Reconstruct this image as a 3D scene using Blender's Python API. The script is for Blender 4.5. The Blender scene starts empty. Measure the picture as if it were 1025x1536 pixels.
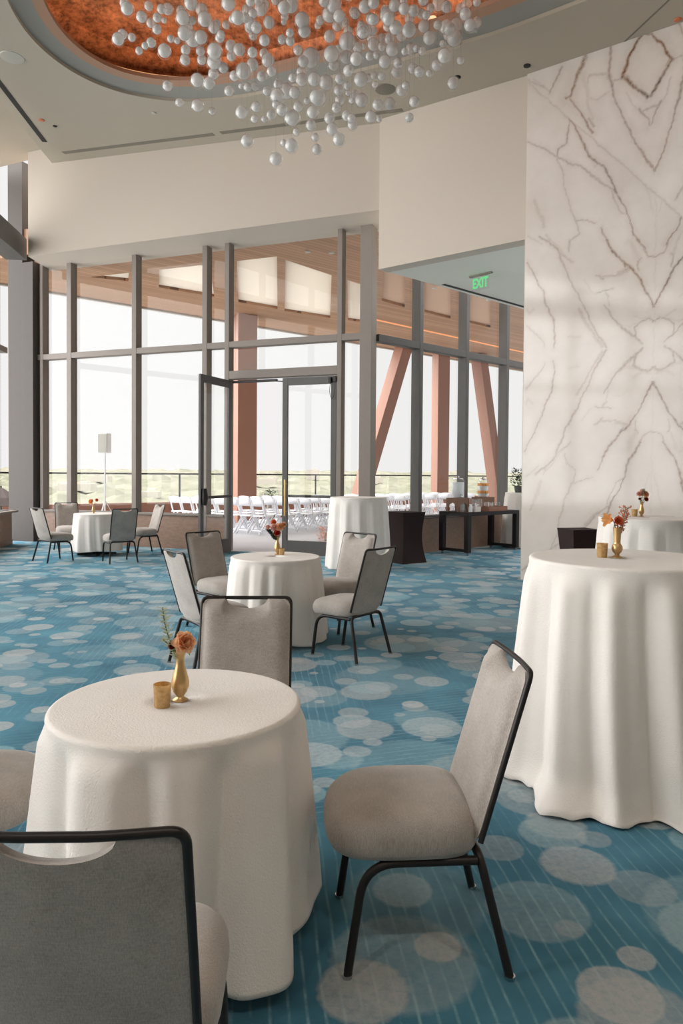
import bpy, bmesh, math, random
import numpy as np
from mathutils import Vector, Matrix, Euler
from mathutils.geometry import delaunay_2d_cdt

S = bpy.context.scene
COL = S.collection
PI = math.pi
rad = math.radians

# ------------------------------------------------------------------ materials
def lin(r, g, b):
    f = lambda c: (c / 255 / 12.92) if c / 255 <= .04045 else ((c / 255 + .055) / 1.055) ** 2.4
    return (f(r), f(g), f(b), 1)

class NT:
    def __init__(self, name):
        self.m = bpy.data.materials.new(name); self.m.use_nodes = True
        self.t = self.m.node_tree; self.t.nodes.clear()
        self.out = self.t.nodes.new('ShaderNodeOutputMaterial')
    def n(self, kind, **kw):
        nd = self.t.nodes.new('ShaderNode' + kind)
        for k, v in kw.items(): setattr(nd, k, v)
        return nd
    def set(self, sock, v):
        if hasattr(v, 'is_linked') or isinstance(v, bpy.types.NodeSocket): self.t.links.new(v, sock)
        else: sock.default_value = v
    def math(self, op, a, b=None, c=None, clamp=False):
        nd = self.n('Math', operation=op); nd.use_clamp = clamp
        self.set(nd.inputs[0], a)
        if b is not None: self.set(nd.inputs[1], b)
        if c is not None: self.set(nd.inputs[2], c)
        return nd.outputs[0]
    def mrange(self, v, a, b, c, d, smooth=False):
        nd = self.n('MapRange'); nd.clamp = True
        if smooth: nd.interpolation_type = 'SMOOTHSTEP'
        for i, x in enumerate((v, a, b, c, d)): self.set(nd.inputs[i], x)
        return nd.outputs[0]
    def mix(self, f, a, b):
        nd = self.n('Mix', data_type='RGBA')
        self.set(nd.inputs[0], f); self.set(nd.inputs[6], a); self.set(nd.inputs[7], b)
        return nd.outputs[2]
    def coord(self, out='Object'):
        return self.n('TexCoord').outputs[out]
    def mapping(self, v, loc=(0, 0, 0), rot=(0, 0, 0), sc=(1, 1, 1)):
        nd = self.n('Mapping'); self.set(nd.inputs[0], v)
        nd.inputs[1].default_value = loc; nd.inputs[2].default_value = rot; nd.inputs[3].default_value = sc
        return nd.outputs[0]
    def noise(self, v, scale, detail=2, rough=.5, out=0, dim='3D'):
        nd = self.n('TexNoise', noise_dimensions=dim)
        if v is not None: self.set(nd.inputs['Vector'], v)
        nd.inputs['Scale'].default_value = scale; nd.inputs['Detail'].default_value = detail
        nd.inputs['Roughness'].default_value = rough
        return nd.outputs[out]
    def bump(self, h, strength=.3, dist=.01):
        nd = self.n('Bump'); nd.inputs['Strength'].default_value = strength; nd.inputs['Distance'].default_value = dist
        self.set(nd.inputs['Height'], h); return nd.outputs[0]
    def bsdf(self, color, rough=.6, metal=0, spec=.5, normal=None, sheen=0, **kw):
        nd = self.n('BsdfPrincipled')
        self.set(nd.inputs['Base Color'], color); self.set(nd.inputs['Roughness'], rough)
        self.set(nd.inputs['Metallic'], metal); nd.inputs['Specular IOR Level'].default_value = spec
        if normal is not None: self.set(nd.inputs['Normal'], normal)
        if sheen: nd.inputs['Sheen Weight'].default_value = sheen
        for k, v in kw.items(): self.set(nd.inputs[k], v)
        self.t.links.new(nd.outputs[0], self.out.inputs[0]); return nd
    def done(self, sh=None):
        if sh is not None: self.t.links.new(sh, self.out.inputs[0])
        return self.m

M = {}
def plain(name, c, rough=.6, metal=0, spec=.5, nscale=0, namp=.12, bump=0, bscale=200, **kw):
    t = NT(name); col = c; nrm = None; v = t.coord()
    if nscale:
        nz = t.noise(v, nscale, 4)
        dark = tuple(x * (1 - namp) for x in c[:3]) + (1,); lite = tuple(min(1, x * (1 + namp)) for x in c[:3]) + (1,)
        col = t.mix(nz, dark, lite)
    if bump: nrm = t.bump(t.noise(v, bscale, 3), bump, .004)
    t.bsdf(col, rough, metal, spec, nrm, **kw); M[name] = t.done(); return M[name]

plain('wall_paint', lin(196, 184, 171), .75, nscale=60, namp=.03, bump=.15, bscale=300)
plain('ceiling_paint', lin(178, 168, 152), .8, nscale=2, namp=.02)
plain('soffit_paint', lin(222, 219, 208), .8, nscale=2, namp=.02)
plain('alu', lin(140, 131, 124), .6, 0, .3, nscale=8, namp=.05)
plain('alu_dark', lin(98, 95, 93), .55, 0, .3, nscale=8, namp=.06)
plain('slot_dark', lin(45, 43, 41), .8)
plain('slot_grey', lin(128, 122, 110), .8)
plain('black_metal', lin(36, 32, 31), .4, 0, .35, nscale=40, namp=.2)
plain('black_rubber', lin(26, 26, 26), .7)
plain('chrome', lin(200, 200, 200), .2, 1)
plain('white_plastic', lin(232, 234, 238), .45, nscale=5, namp=.02)
plain('speaker_white', lin(225, 224, 220), .5)
plain('gold_matte', lin(206, 172, 122), .38, .85, nscale=30, namp=.1)
plain('brass', lin(214, 176, 116), .3, .9)
plain('stem_green', lin(92, 120, 62), .5)
plain('leaf_dark', lin(46, 66, 42), .5, nscale=60, namp=.25)
plain('berry', lin(214, 126, 92), .5, nscale=60, namp=.2)
plain('spandex', lin(44, 31, 30), .7, 0, .15, nscale=3, namp=.08)
plain('dark_wood', lin(38, 32, 31), .6, 0, .2, nscale=6, namp=.15)
plain('riser_wood', lin(120, 84, 60), .5, nscale=12, namp=.2)
plain('tray_wood', lin(132, 82, 56), .5, nscale=12, namp=.2)
plain('table_white', lin(210, 205, 198), .5)
plain('terrace', lin(196, 196, 200), .8, nscale=1.2, namp=.06)
plain('parapet', lin(132, 92, 74), .8, nscale=3, namp=.1)
plain('column_paint', lin(150, 108, 89), .6, nscale=1.5, namp=.04)
plain('building', lin(176, 168, 158), .8)
plain('plant_pot', lin(70, 72, 70), .6)
plain('ice', lin(236, 238, 240), .3)
plain('orange_slice', lin(232, 160, 84), .5, nscale=30, namp=.15)
plain('umbrella_cloth', lin(82, 72, 68), .8)
plain('paper_white', lin(205, 198, 190), .7)
plain('fixture', lin(188, 184, 174), .6)
plain('sprinkler_red', lin(206, 120, 80), .5)

def petal_mat(name, c):
    t = NT(name); v = t.coord(); nz = t.noise(v, 45, 3)
    col = t.mix(nz, tuple(x * .82 for x in c[:3]) + (1,), c)
    d = t.n('BsdfDiffuse'); t.set(d.inputs[0], col); tl = t.n('BsdfTranslucent'); t.set(tl.inputs[0], col)
    m1 = t.n('MixShader'); m1.inputs[0].default_value = .5
    t.t.links.new(d.outputs[0], m1.inputs[1]); t.t.links.new(tl.outputs[0], m1.inputs[2]); M[name] = t.done(m1.outputs[0])
for n_, c_ in (('peach', (252, 206, 166)), ('pink', (250, 208, 194)), ('orange', (238, 132, 86)), ('apricot', (248, 190, 128)), ('red', (206, 76, 58)), ('maroon', (140, 48, 42))): petal_mat('petal_' + n_, lin(*c_))
petal_mat('eucalyptus', lin(196, 204, 182)); petal_mat('leaf_green', lin(112, 146, 66))
plain('reflection_panel', lin(206, 172, 146), .7)  # window reflections painted as pale pinkish panels in the canopy
plain('recess_shade_grey', lin(150, 147, 140), .8); plain('recess_glow_tint', lin(176, 138, 114), .7)  # shade of the first band and cove glow on the second, painted in
plain('post_paint', lin(84, 78, 74), .6, 0, .3, nscale=8, namp=.05)

def wood_panel(name, c1, c2, rough, scale, rot=0, axis='X'):
    t = NT(name); v = t.mapping(t.coord(), rot=(0, 0, rot), sc=(scale, scale * .06, scale * .06) if axis == 'Y' else (scale * .06, scale, scale))
    nz = t.noise(v, 6, 5, .6); t.bsdf(t.mix(t.mrange(nz, .3, .7, 0, 1), c1, c2), rough); M[name] = t.done()
wood_panel('wainscot', lin(138, 112, 96), lin(160, 130, 110), .5, 4)

def mat_planks():
    t = NT('canopy_wood'); v = t.mapping(t.coord(), rot=(0, 0, rad(-40)))
    sep = t.n('SeparateXYZ'); t.set(sep.inputs[0], v)
    row = t.math('MULTIPLY', sep.outputs[1], 7.0)
    fr = t.math('FRACT', row); fl = t.math('FLOOR', row)
    wn = t.n('TexWhiteNoise', noise_dimensions='1D'); t.set(wn.inputs['W'], fl)
    gap = t.math('LESS_THAN', fr, .09)
    nz = t.noise(t.mapping(v, sc=(.6, 14, 1)), 3, 4)
    f = t.math('ADD', t.math('MULTIPLY', wn.outputs[0], .6), t.math('MULTIPLY', nz, .4))
    c = t.mix(f, lin(150, 112, 86), lin(188, 146, 116))
    c = t.mix(gap, c, lin(112, 80, 60))
    t.bsdf(c, .6); M['canopy_wood'] = t.done()
mat_planks()

def mat_carpet():
    t = NT('carpet'); v = t.coord()
    # pile and mottling
    pile = t.noise(v, 420, 2, .7); mott = t.noise(v, .55, 3, .55); mott2 = t.noise(v, 2.6, 4, .6)
    f = t.mrange(t.math('ADD', t.math('MULTIPLY', mott, .65), t.math('MULTIPLY', mott2, .45)), .38, .72, 0, 1)
    base = t.mix(f, lin(16, 74, 97), lin(88, 150, 172))
    # broken woven lines, their direction changing from patch to patch
    def lines(ang, period, off):
        m = t.mapping(v, loc=(off, off, 0), rot=(0, 0, rad(ang))); s = t.n('SeparateXYZ'); t.set(s.inputs[0], m)
        wob = t.math('MULTIPLY', t.noise(v, 3.0, 1), .02)
        fr = t.math('FRACT', t.math('DIVIDE', t.math('ADD', s.outputs[0], wob), period))
        tri = t.math('ABSOLUTE', t.math('SUBTRACT', fr, .5))
        ln = t.mrange(tri, .03, .13, 1, 0)
        brk = t.mrange(t.noise(t.mapping(m, sc=(1 / period * .9, 9, 1)), 1.0, 4, .75), .34, .62, .0, 1)
        return t.math('MULTIPLY', ln, brk)
    sel = t.mrange(t.noise(t.mapping(v, loc=(3.1, 7.7, 0)), .42, 1), .49, .51, 0, 1)
    l = t.n('Mix', data_type='FLOAT'); t.set(l.inputs[0], sel); t.set(l.inputs[3], lines(-6, .052, 0)); t.set(l.inputs[2], lines(72, .05, .3))
    lstr = t.mrange(t.noise(t.mapping(v, loc=(9, 2, 0)), .9, 2), .35, .6, .12, .6)
    col = t.mix(t.math('MULTIPLY', l.outputs[0], lstr), base, lin(158, 198, 208))
    # overlapping discs, layer upon layer
    def discs(scale, off, gate, r0, r1, a0, a1, c0, c1):
        nonlocal col
        m = t.mapping(v, loc=off, rot=(0, 0, off[0]), sc=(scale, scale, 1))
        vo = t.n('TexVoronoi', voronoi_dimensions='2D', feature='F1'); t.set(vo.inputs['Vector'], m)
        vo.inputs['Scale'].default_value = 1; vo.inputs['Randomness'].default_value = .36
        sc = t.n('SeparateColor'); t.set(sc.inputs[0], vo.outputs['Color'])
        r = t.mrange(sc.outputs[0], 0, 1, r0, r1)
        edge = t.mrange(t.math('SUBTRACT', r, t.math('ADD', vo.outputs['Distance'], t.math('MULTIPLY', t.noise(v, 30, 2), .03))), 0, .025, 0, 1)
        clus = t.noise(t.mapping(vo.outputs['Position'], loc=(off[1], off[0], 0)), .62 / scale, 1)
        g = t.math('GREATER_THAN', t.math('ADD', t.math('MULTIPLY', sc.outputs[1], .35), clus), gate)
        a = t.math('MULTIPLY', t.math('MULTIPLY', edge, g), t.mrange(sc.outputs[2], 0, 1, a0, a1))
        a = t.math('MULTIPLY', a, t.mrange(t.noise(v, 38, 3, .7), .25, .6, .55, 1))
        col = t.mix(a, col, t.mix(sc.outputs[1], c0, c1))
    cA, cB, cC = lin(196, 190, 182), lin(150, 190, 200), lin(206, 204, 200)
    discs(.62, (1.3, 4.2, 0), .46, .17, .34, .2, .52, cB, cA)
    discs(.85, (5.1, 2.6, 0), .45, .16, .34, .2, .6, cB, cA)
    discs(1.05, (2.2, 8.4, 0), .43, .15, .34, .25, .6, cB, cA)
    discs(1.35, (7.9, 1.1, 0), .45, .14, .34, .3, .7, cA, cC)
    discs(1.7, (3.4, 6.5, 0), .53, .13, .34, .3, .8, cB, cC)
    discs(2.3, (4.4, 5.5, 0), .60, .13, .33, .3, .75, cA, cC)
    discs(3.4, (8.3, 3.7, 0), .74, .14, .33, .4, .85, cA, cC)
    col = t.mix(t.mrange(pile, .3, .7, .22, 0), col, lin(14, 52, 68))
    t.bsdf(col, .95, 0, .1, t.bump(pile, .5, .006), sheen=.28, **{'Sheen Tint': (.55, .84, 1, 1)}); M['carpet'] = t.done()
mat_carpet()

def mat_cloth():
    t = NT('table_linen'); v = t.coord()
    h = t.math('ADD', t.noise(v, 150, 3, .6), t.math('MULTIPLY', t.noise(t.mapping(v, sc=(1, 1, .35)), 420, 2), .5))
    c = t.mix(t.noise(v, 5, 3), lin(231, 224, 217), lin(242, 236, 230))
    t.bsdf(c, .85, 0, .25, t.bump(h, .6, .004), sheen=.15); M['linen'] = t.done()
mat_cloth()

def mat_fabric():
    t = NT('chair_fabric'); v = t.coord()
    w1 = t.noise(t.mapping(v, sc=(1, 1, .08)), 460, 3, .6); w2 = t.noise(t.mapping(v, sc=(.1, 1, 1)), 380, 2)
    big = t.noise(v, 9, 3)
    f = t.math('ADD', t.math('MULTIPLY', w1, .55), t.math('ADD', t.math('MULTIPLY', w2, .25), t.math('MULTIPLY', big, .3)))
    c = t.mix(t.mrange(f, .35, .72, 0, 1), lin(142, 132, 124), lin(192, 184, 176))
    t.bsdf(c, .85, 0, .3, t.bump(w1, .25, .002), sheen=.35); M['fabric'] = t.done()
mat_fabric()

def mat_copper():
    t = NT('copper_leaf'); v = t.coord()
    n1 = t.noise(v, 2.4, 6, .72); n2 = t.noise(v, 14, 5, .75)
    f = t.mrange(t.math('ADD', t.math('MULTIPLY', n1, .5), t.math('MULTIPLY', n2, .5)), .38, .64, 0, 1)
    c = t.mix(f, lin(64, 38, 26), lin(196, 134, 98))
    t.bsdf(c, .42, .35, .5, t.bump(n2, .3, .01)); M['copper'] = t.done()
mat_copper()

def mat_marble():
    t = NT('marble'); v = t.coord()
    at = t.n('Attribute', attribute_name='vein'); vein = at.outputs['Fac']
    cl = t.noise(v, 1.1, 5, .6)
    base = t.mix(t.mrange(cl, .35, .7, 0, 1), lin(222, 212, 204), lin(208, 197, 188))
    tone = t.mrange(t.noise(v, 1.7, 3), .32, .55, 0, 1)
    vc = t.mix(tone, lin(86, 68, 54), lin(120, 76, 38))
    brk = t.mrange(t.noise(v, 26, 4, .7), .3, .6, .55, 1)
    c = t.mix(t.math('MULTIPLY', vein, brk, clamp=True), base, vc)
    t.bsdf(c, .09, 0, .5); M['marble'] = t.done()
mat_marble()

def schlick(t, f0):
    lw = t.n('LayerWeight'); lw.inputs[0].default_value = .5
    return t.math('ADD', f0, t.math('MULTIPLY', t.math('POWER', lw.outputs['Facing'], 5.0), .8), clamp=True)
def mat_glass(name, tint, f0=.04, refl=1.0):
    t = NT(name)
    tr = t.n('BsdfTransparent'); tr.inputs[0].default_value = tint
    gl = t.n('BsdfGlossy'); gl.inputs['Roughness'].default_value = .0; gl.inputs[0].default_value = (refl, refl, refl, 1)
    mx = t.n('MixShader'); t.set(mx.inputs[0], schlick(t, f0)); t.t.links.new(tr.outputs[0], mx.inputs[1]); t.t.links.new(gl.outputs[0], mx.inputs[2])
    M[name] = t.done(mx.outputs[0])
mat_glass('window_glass', (.985, .99, .983, 1), .012)
mat_glass('rail_glass', (.97, .985, .975, 1), .015)
mat_glass('clear_glass', (.96, .965, .965, 1), .035)

def mat_bubble():
    t = NT('milk_glass'); v = t.coord()
    nz = t.noise(t.mapping(v, sc=(1, 1, 2.2)), 22, 4, .7)
    c = t.mix(t.mrange(nz, .3, .7, 0, 1), lin(232, 228, 224), lin(253, 252, 251))
    d = t.n('BsdfDiffuse'); t.set(d.inputs[0], c); tl = t.n('BsdfTranslucent'); t.set(tl.inputs[0], c)
    m1 = t.n('MixShader'); m1.inputs[0].default_value = .55; t.t.links.new(d.outputs[0], m1.inputs[1]); t.t.links.new(tl.outputs[0], m1.inputs[2])
    tr = t.n('BsdfTransparent'); m0 = t.n('MixShader')
    t.set(m0.inputs[0], t.mrange(nz, .35, .75, .22, .0)); t.t.links.new(m1.outputs[0], m0.inputs[1]); t.t.links.new(tr.outputs[0], m0.inputs[2])
    gl = t.n('BsdfGlossy'); gl.inputs['Roughness'].default_value = .06; m2 = t.n('MixShader'); t.set(m2.inputs[0], schlick(t, .04)); t.t.links.new(m0.outputs[0], m2.inputs[1]); t.t.links.new(gl.outputs[0], m2.inputs[2])
    M['milk_glass'] = t.done(m2.outputs[0])
mat_bubble()

def mat_votive():
    t = NT('mercury_gold'); v = t.coord()
    nz = t.noise(v, 90, 4, .7)
    c = t.mix(t.mrange(nz, .35, .6, 0, 1), lin(226, 184, 118), lin(246, 214, 160))
    nd = t.bsdf(c, .2, .5); tr = t.n('BsdfTranslucent'); t.set(tr.inputs[0], c)
    mx = t.n('MixShader'); mx.inputs[0].default_value = .45
    t.t.links.new(nd.outputs[0], mx.inputs[1]); t.t.links.new(tr.outputs[0], mx.inputs[2]); M['mercury_gold'] = t.done(mx.outputs[0])
mat_votive()

def mat_emit(name, c, s):
    t = NT(name); e = t.n('Emission'); e.inputs[0].default_value = c; e.inputs[1].default_value = s
    M[name] = t.done(e.outputs[0])
mat_emit('cove_led', (1, .55, .30, 1), 15)
mat_emit('line_emit', (1, .42, .2, 1), 1.0)
mat_emit('exit_green', (.22, .95, .36, 1), .75)

def mat_skylight():
    t = NT('skylight_panel'); c = lin(232, 226, 216)
    d = t.n('BsdfDiffuse'); d.inputs[0].default_value = c; tl = t.n('BsdfTranslucent'); tl.inputs[0].default_value = c
    m1 = t.n('MixShader'); m1.inputs[0].default_value = .3
    t.t.links.new(d.outputs[0], m1.inputs[1]); t.t.links.new(tl.outputs[0], m1.inputs[2]); M['skylight'] = t.done(m1.outputs[0])
mat_skylight()

def mat_trees():
    t = NT('far_trees'); v = t.coord()
    n1 = t.noise(v, .05, 5, .7); n2 = t.noise(v, .006, 3)
    c = t.mix(t.mrange(n1, .35, .65, 0, 1), lin(86, 86, 72), lin(120, 117, 100))
    c = t.mix(t.mrange(n2, .4, .7, 0, .6), c, lin(128, 123, 112))
    t.bsdf(c, .9, 0, .1); M['far_trees'] = t.done()
mat_trees()
plain('bush_green', lin(38, 58, 40), .6, nscale=30, namp=.35)

# ------------------------------------------------------------------ mesh helpers
class MB:
    def __init__(s): s.v = []; s.f = []; s.mi = []
    def add(s, vs, fs, mi=0):
        b = len(s.v); s.v += [tuple(p) for p in vs]; s.f += [tuple(b + i for i in f) for f in fs]; s.mi += [mi] * len(fs)
    def box(s, c, d, rz=0, mi=0, mat=None):
        x, y, z = d[0] / 2, d[1] / 2, d[2] / 2
        vs = [Vector((a * x, b * y, e * z)) for a in (-1, 1) for b in (-1, 1) for e in (-1, 1)]
        R = mat if mat is not None else Matrix.Rotation(rz, 3, 'Z')
        s.add([R @ p + Vector(c) for p in vs], [(0, 1, 3, 2), (4, 6, 7, 5), (0, 4, 5, 1), (2, 3, 7, 6), (0, 2, 6, 4), (1, 5, 7, 3)], mi)
    def prism(s, poly, z0, z1, mi=0):
        n = len(poly); a = sum(poly[i][0] * poly[(i + 1) % n][1] - poly[(i + 1) % n][0] * poly[i][1] for i in range(n))
        if a < 0: poly = poly[::-1]
        zz = (lambda p, z: z(p[0], p[1]) if callable(z) else z)
        vs = [(p[0], p[1], zz(p, z0)) for p in poly] + [(p[0], p[1], zz(p, z1)) for p in poly]
        s.add(vs, [tuple(range(n - 1, -1, -1)), tuple(range(n, 2 * n))] + [(i, (i + 1) % n, n + (i + 1) % n, n + i) for i in range(n)], mi)
    def bar(s, a, b, w, h, mi=0, up=(0, 0, 1)):
        a, b = Vector(a), Vector(b); d = (b - a).normalized(); u = Vector(up)
        if abs(d.dot(u)) > .98: u = Vector((0, 1, 0))
        x = d.cross(u).normalized(); y = x.cross(d)
        R = Matrix((x, d, y)).transposed(); s.box((a + b) / 2, (w, (b - a).length, h), mat=R, mi=mi)
    def tube(s, pts, r, n=10, mi=0, cap=True, closed=False, flat=1.0):
        P = [Vector(p) for p in pts]; m = len(P); rr = r if isinstance(r, (list, tuple)) else [r] * m
        T = []
        for i in range(m):
            if closed: T.append((P[(i + 1) % m] - P[i - 1]).normalized())
            else: T.append((P[min(i + 1, m - 1)] - P[max(i - 1, 0)]).normalized())
        u = Vector((0, 0, 1)) if abs(T[0].z) < .9 else Vector((1, 0, 0))
        x = T[0].cross(u).normalized(); vs = []
        for i in range(m):
            x = (x - T[i] * x.dot(T[i])).normalized(); y = T[i].cross(x)
            for k in range(n):
                a = 2 * PI * k / n; vs.append(P[i] + (x * math.cos(a) * flat + y * math.sin(a)) * rr[i])
        fs = []
        for i in range(m if closed else m - 1):
            j = (i + 1) % m
            for k in range(n): fs.append((i * n + k, i * n + (k + 1) % n, j * n + (k + 1) % n, j * n + k))
        if cap and not closed: fs += [tuple(range(n - 1, -1, -1)), tuple(range((m - 1) * n, m * n))]
        s.add(vs, fs, mi)
    def lathe(s, prof, n=24, c=(0, 0, 0), mi=0, capb=True, capt=True):
        vs = []; fs = []; m = len(prof)
        for r, z in prof:
            for k in range(n): a = 2 * PI * k / n; vs.append((c[0] + r * math.cos(a), c[1] + r * math.sin(a), c[2] + z))
        for i in range(m - 1):
            for k in range(n): fs.append((i * n + k, i * n + (k + 1) % n, (i + 1) * n + (k + 1) % n, (i + 1) * n + k))
        if capb: fs.append(tuple(range(n - 1, -1, -1)))
        if capt: fs.append(tuple(range((m - 1) * n, m * n)))
        s.add(vs, fs, mi)
    def ball(s, c, r, n=10, m=7, mi=0, sq=(1, 1, 1)):
        prof = [(max(1e-4, math.sin(PI * i / m)), -math.cos(PI * i / m)) for i in range(m + 1)]
        b = len(s.v); s.lathe(prof, n, mi=mi)
        for i in range(b, len(s.v)):
            p = s.v[i]; s.v[i] = (c[0] + p[0] * r * sq[0], c[1] + p[1] * r * sq[1], c[2] + p[2] * r * sq[2])
    def grid(s, fn, nu, nv, mi=0, wrap=False):
        vs = [fn(i / (nu if wrap else nu - 1), j / (nv - 1)) for j in range(nv) for i in range(nu)]
        fs = []
        for j in range(nv - 1):
            for i in range(nu if wrap else nu - 1):
                k = (i + 1) % nu; fs.append((j * nu + i, j * nu + k, (j + 1) * nu + k, (j + 1) * nu + i))
        s.add(vs, fs, mi)
    def build(s, name, mats, parent=None, smooth=None, bevel=0, seg=2, loc=None, rz=0, solid=0, sub=0):
        me = bpy.data.meshes.new(name); me.from_pydata(s.v, [], s.f)
        for m in (mats if isinstance(mats, (list, tuple)) else [mats]): me.materials.append(M[m] if isinstance(m, str) else m)
        me.polygons.foreach_set('material_index', s.mi)
        o = bpy.data.objects.new(name, me); COL.objects.link(o)
        if smooth is not None:
            me.polygons.foreach_set('use_smooth', [True] * len(s.f))
            if smooth < 180: me.set_sharp_from_angle(angle=rad(smooth))
        me.update()
        if parent is not None: o.parent = parent
        if loc is not None: o.location = loc
        o.rotation_euler.z = rz
        if solid: md = o.modifiers.new('thickness', 'SOLIDIFY'); md.thickness = solid; md.offset = 0
        if bevel:
            md = o.modifiers.new('bevel', 'BEVEL'); md.width = bevel; md.segments = seg; md.limit_method = 'ANGLE'; md.angle_limit = rad(40)
        if sub: md = o.modifiers.new('subdivision', 'SUBSURF'); md.levels = sub; md.render_levels = sub
        return o

def tag(o, label=None, cat=None, group=None, kind=None):
    if label: o['label'] = label
    if cat: o['category'] = cat
    if group: o['group'] = group
    if kind: o['kind'] = kind
    return o
def thing(name, loc, label, cat, rz=0, group=None):
    o = bpy.data.objects.new(name, None); COL.objects.link(o); o.location = loc; o.rotation_euler.z = rz
    o.empty_display_size = .1
    return tag(o, label, cat, group)
KIDS = {}
def kids(o): return [c for c in bpy.data.objects if c.parent == o]
def copy_tree(o, parent=None):
    c = o.copy(); COL.objects.link(c); c.parent = parent
    for ch in kids(o): copy_tree(ch, c)
    return c
def fillet(pts, r, n=6):
    P = [Vector(p) for p in pts]; out = [P[0]]
    for i in range(1, len(P) - 1):
        a, b, c = P[i - 1], P[i], P[i + 1]; d1 = (a - b).normalized(); d2 = (c - b).normalized()
        k = min(r, (a - b).length * .49, (c - b).length * .49); p, q = b + d1 * k, b + d2 * k
        for j in range(n + 1):
            t = j / n; out.append(p * (1 - t) ** 2 + b * 2 * t * (1 - t) + q * t * t)
    out.append(P[-1]); return out
def flat_with_holes(outer, holes):
    pts = list(outer); loops = [list(range(len(outer)))]
    for h in holes: loops.append(list(range(len(pts), len(pts) + len(h)))); pts += h
    edges = [(l[i], l[(i + 1) % len(l)]) for l in loops for i in range(len(l))]
    vs, es, fs, *_ = delaunay_2d_cdt([Vector(p) for p in pts], edges, [], 2, 1e-6)
    def inside(p, poly):
        c = False; n = len(poly)
        for i in range(n):
            x1, y1 = poly[i]; x2, y2 = poly[(i + 1) % n]
            if (y1 > p[1]) != (y2 > p[1]) and p[0] < (x2 - x1) * (p[1] - y1) / (y2 - y1) + x1: c = not c
        return c
    keep = []
    for f in fs:
        cx = sum(vs[i][0] for i in f) / len(f); cy = sum(vs[i][1] for i in f) / len(f)
        if inside((cx, cy), outer) and not any(inside((cx, cy), h) for h in holes): keep.append(tuple(f))
    return [(p[0], p[1]) for p in vs], keep
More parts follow.
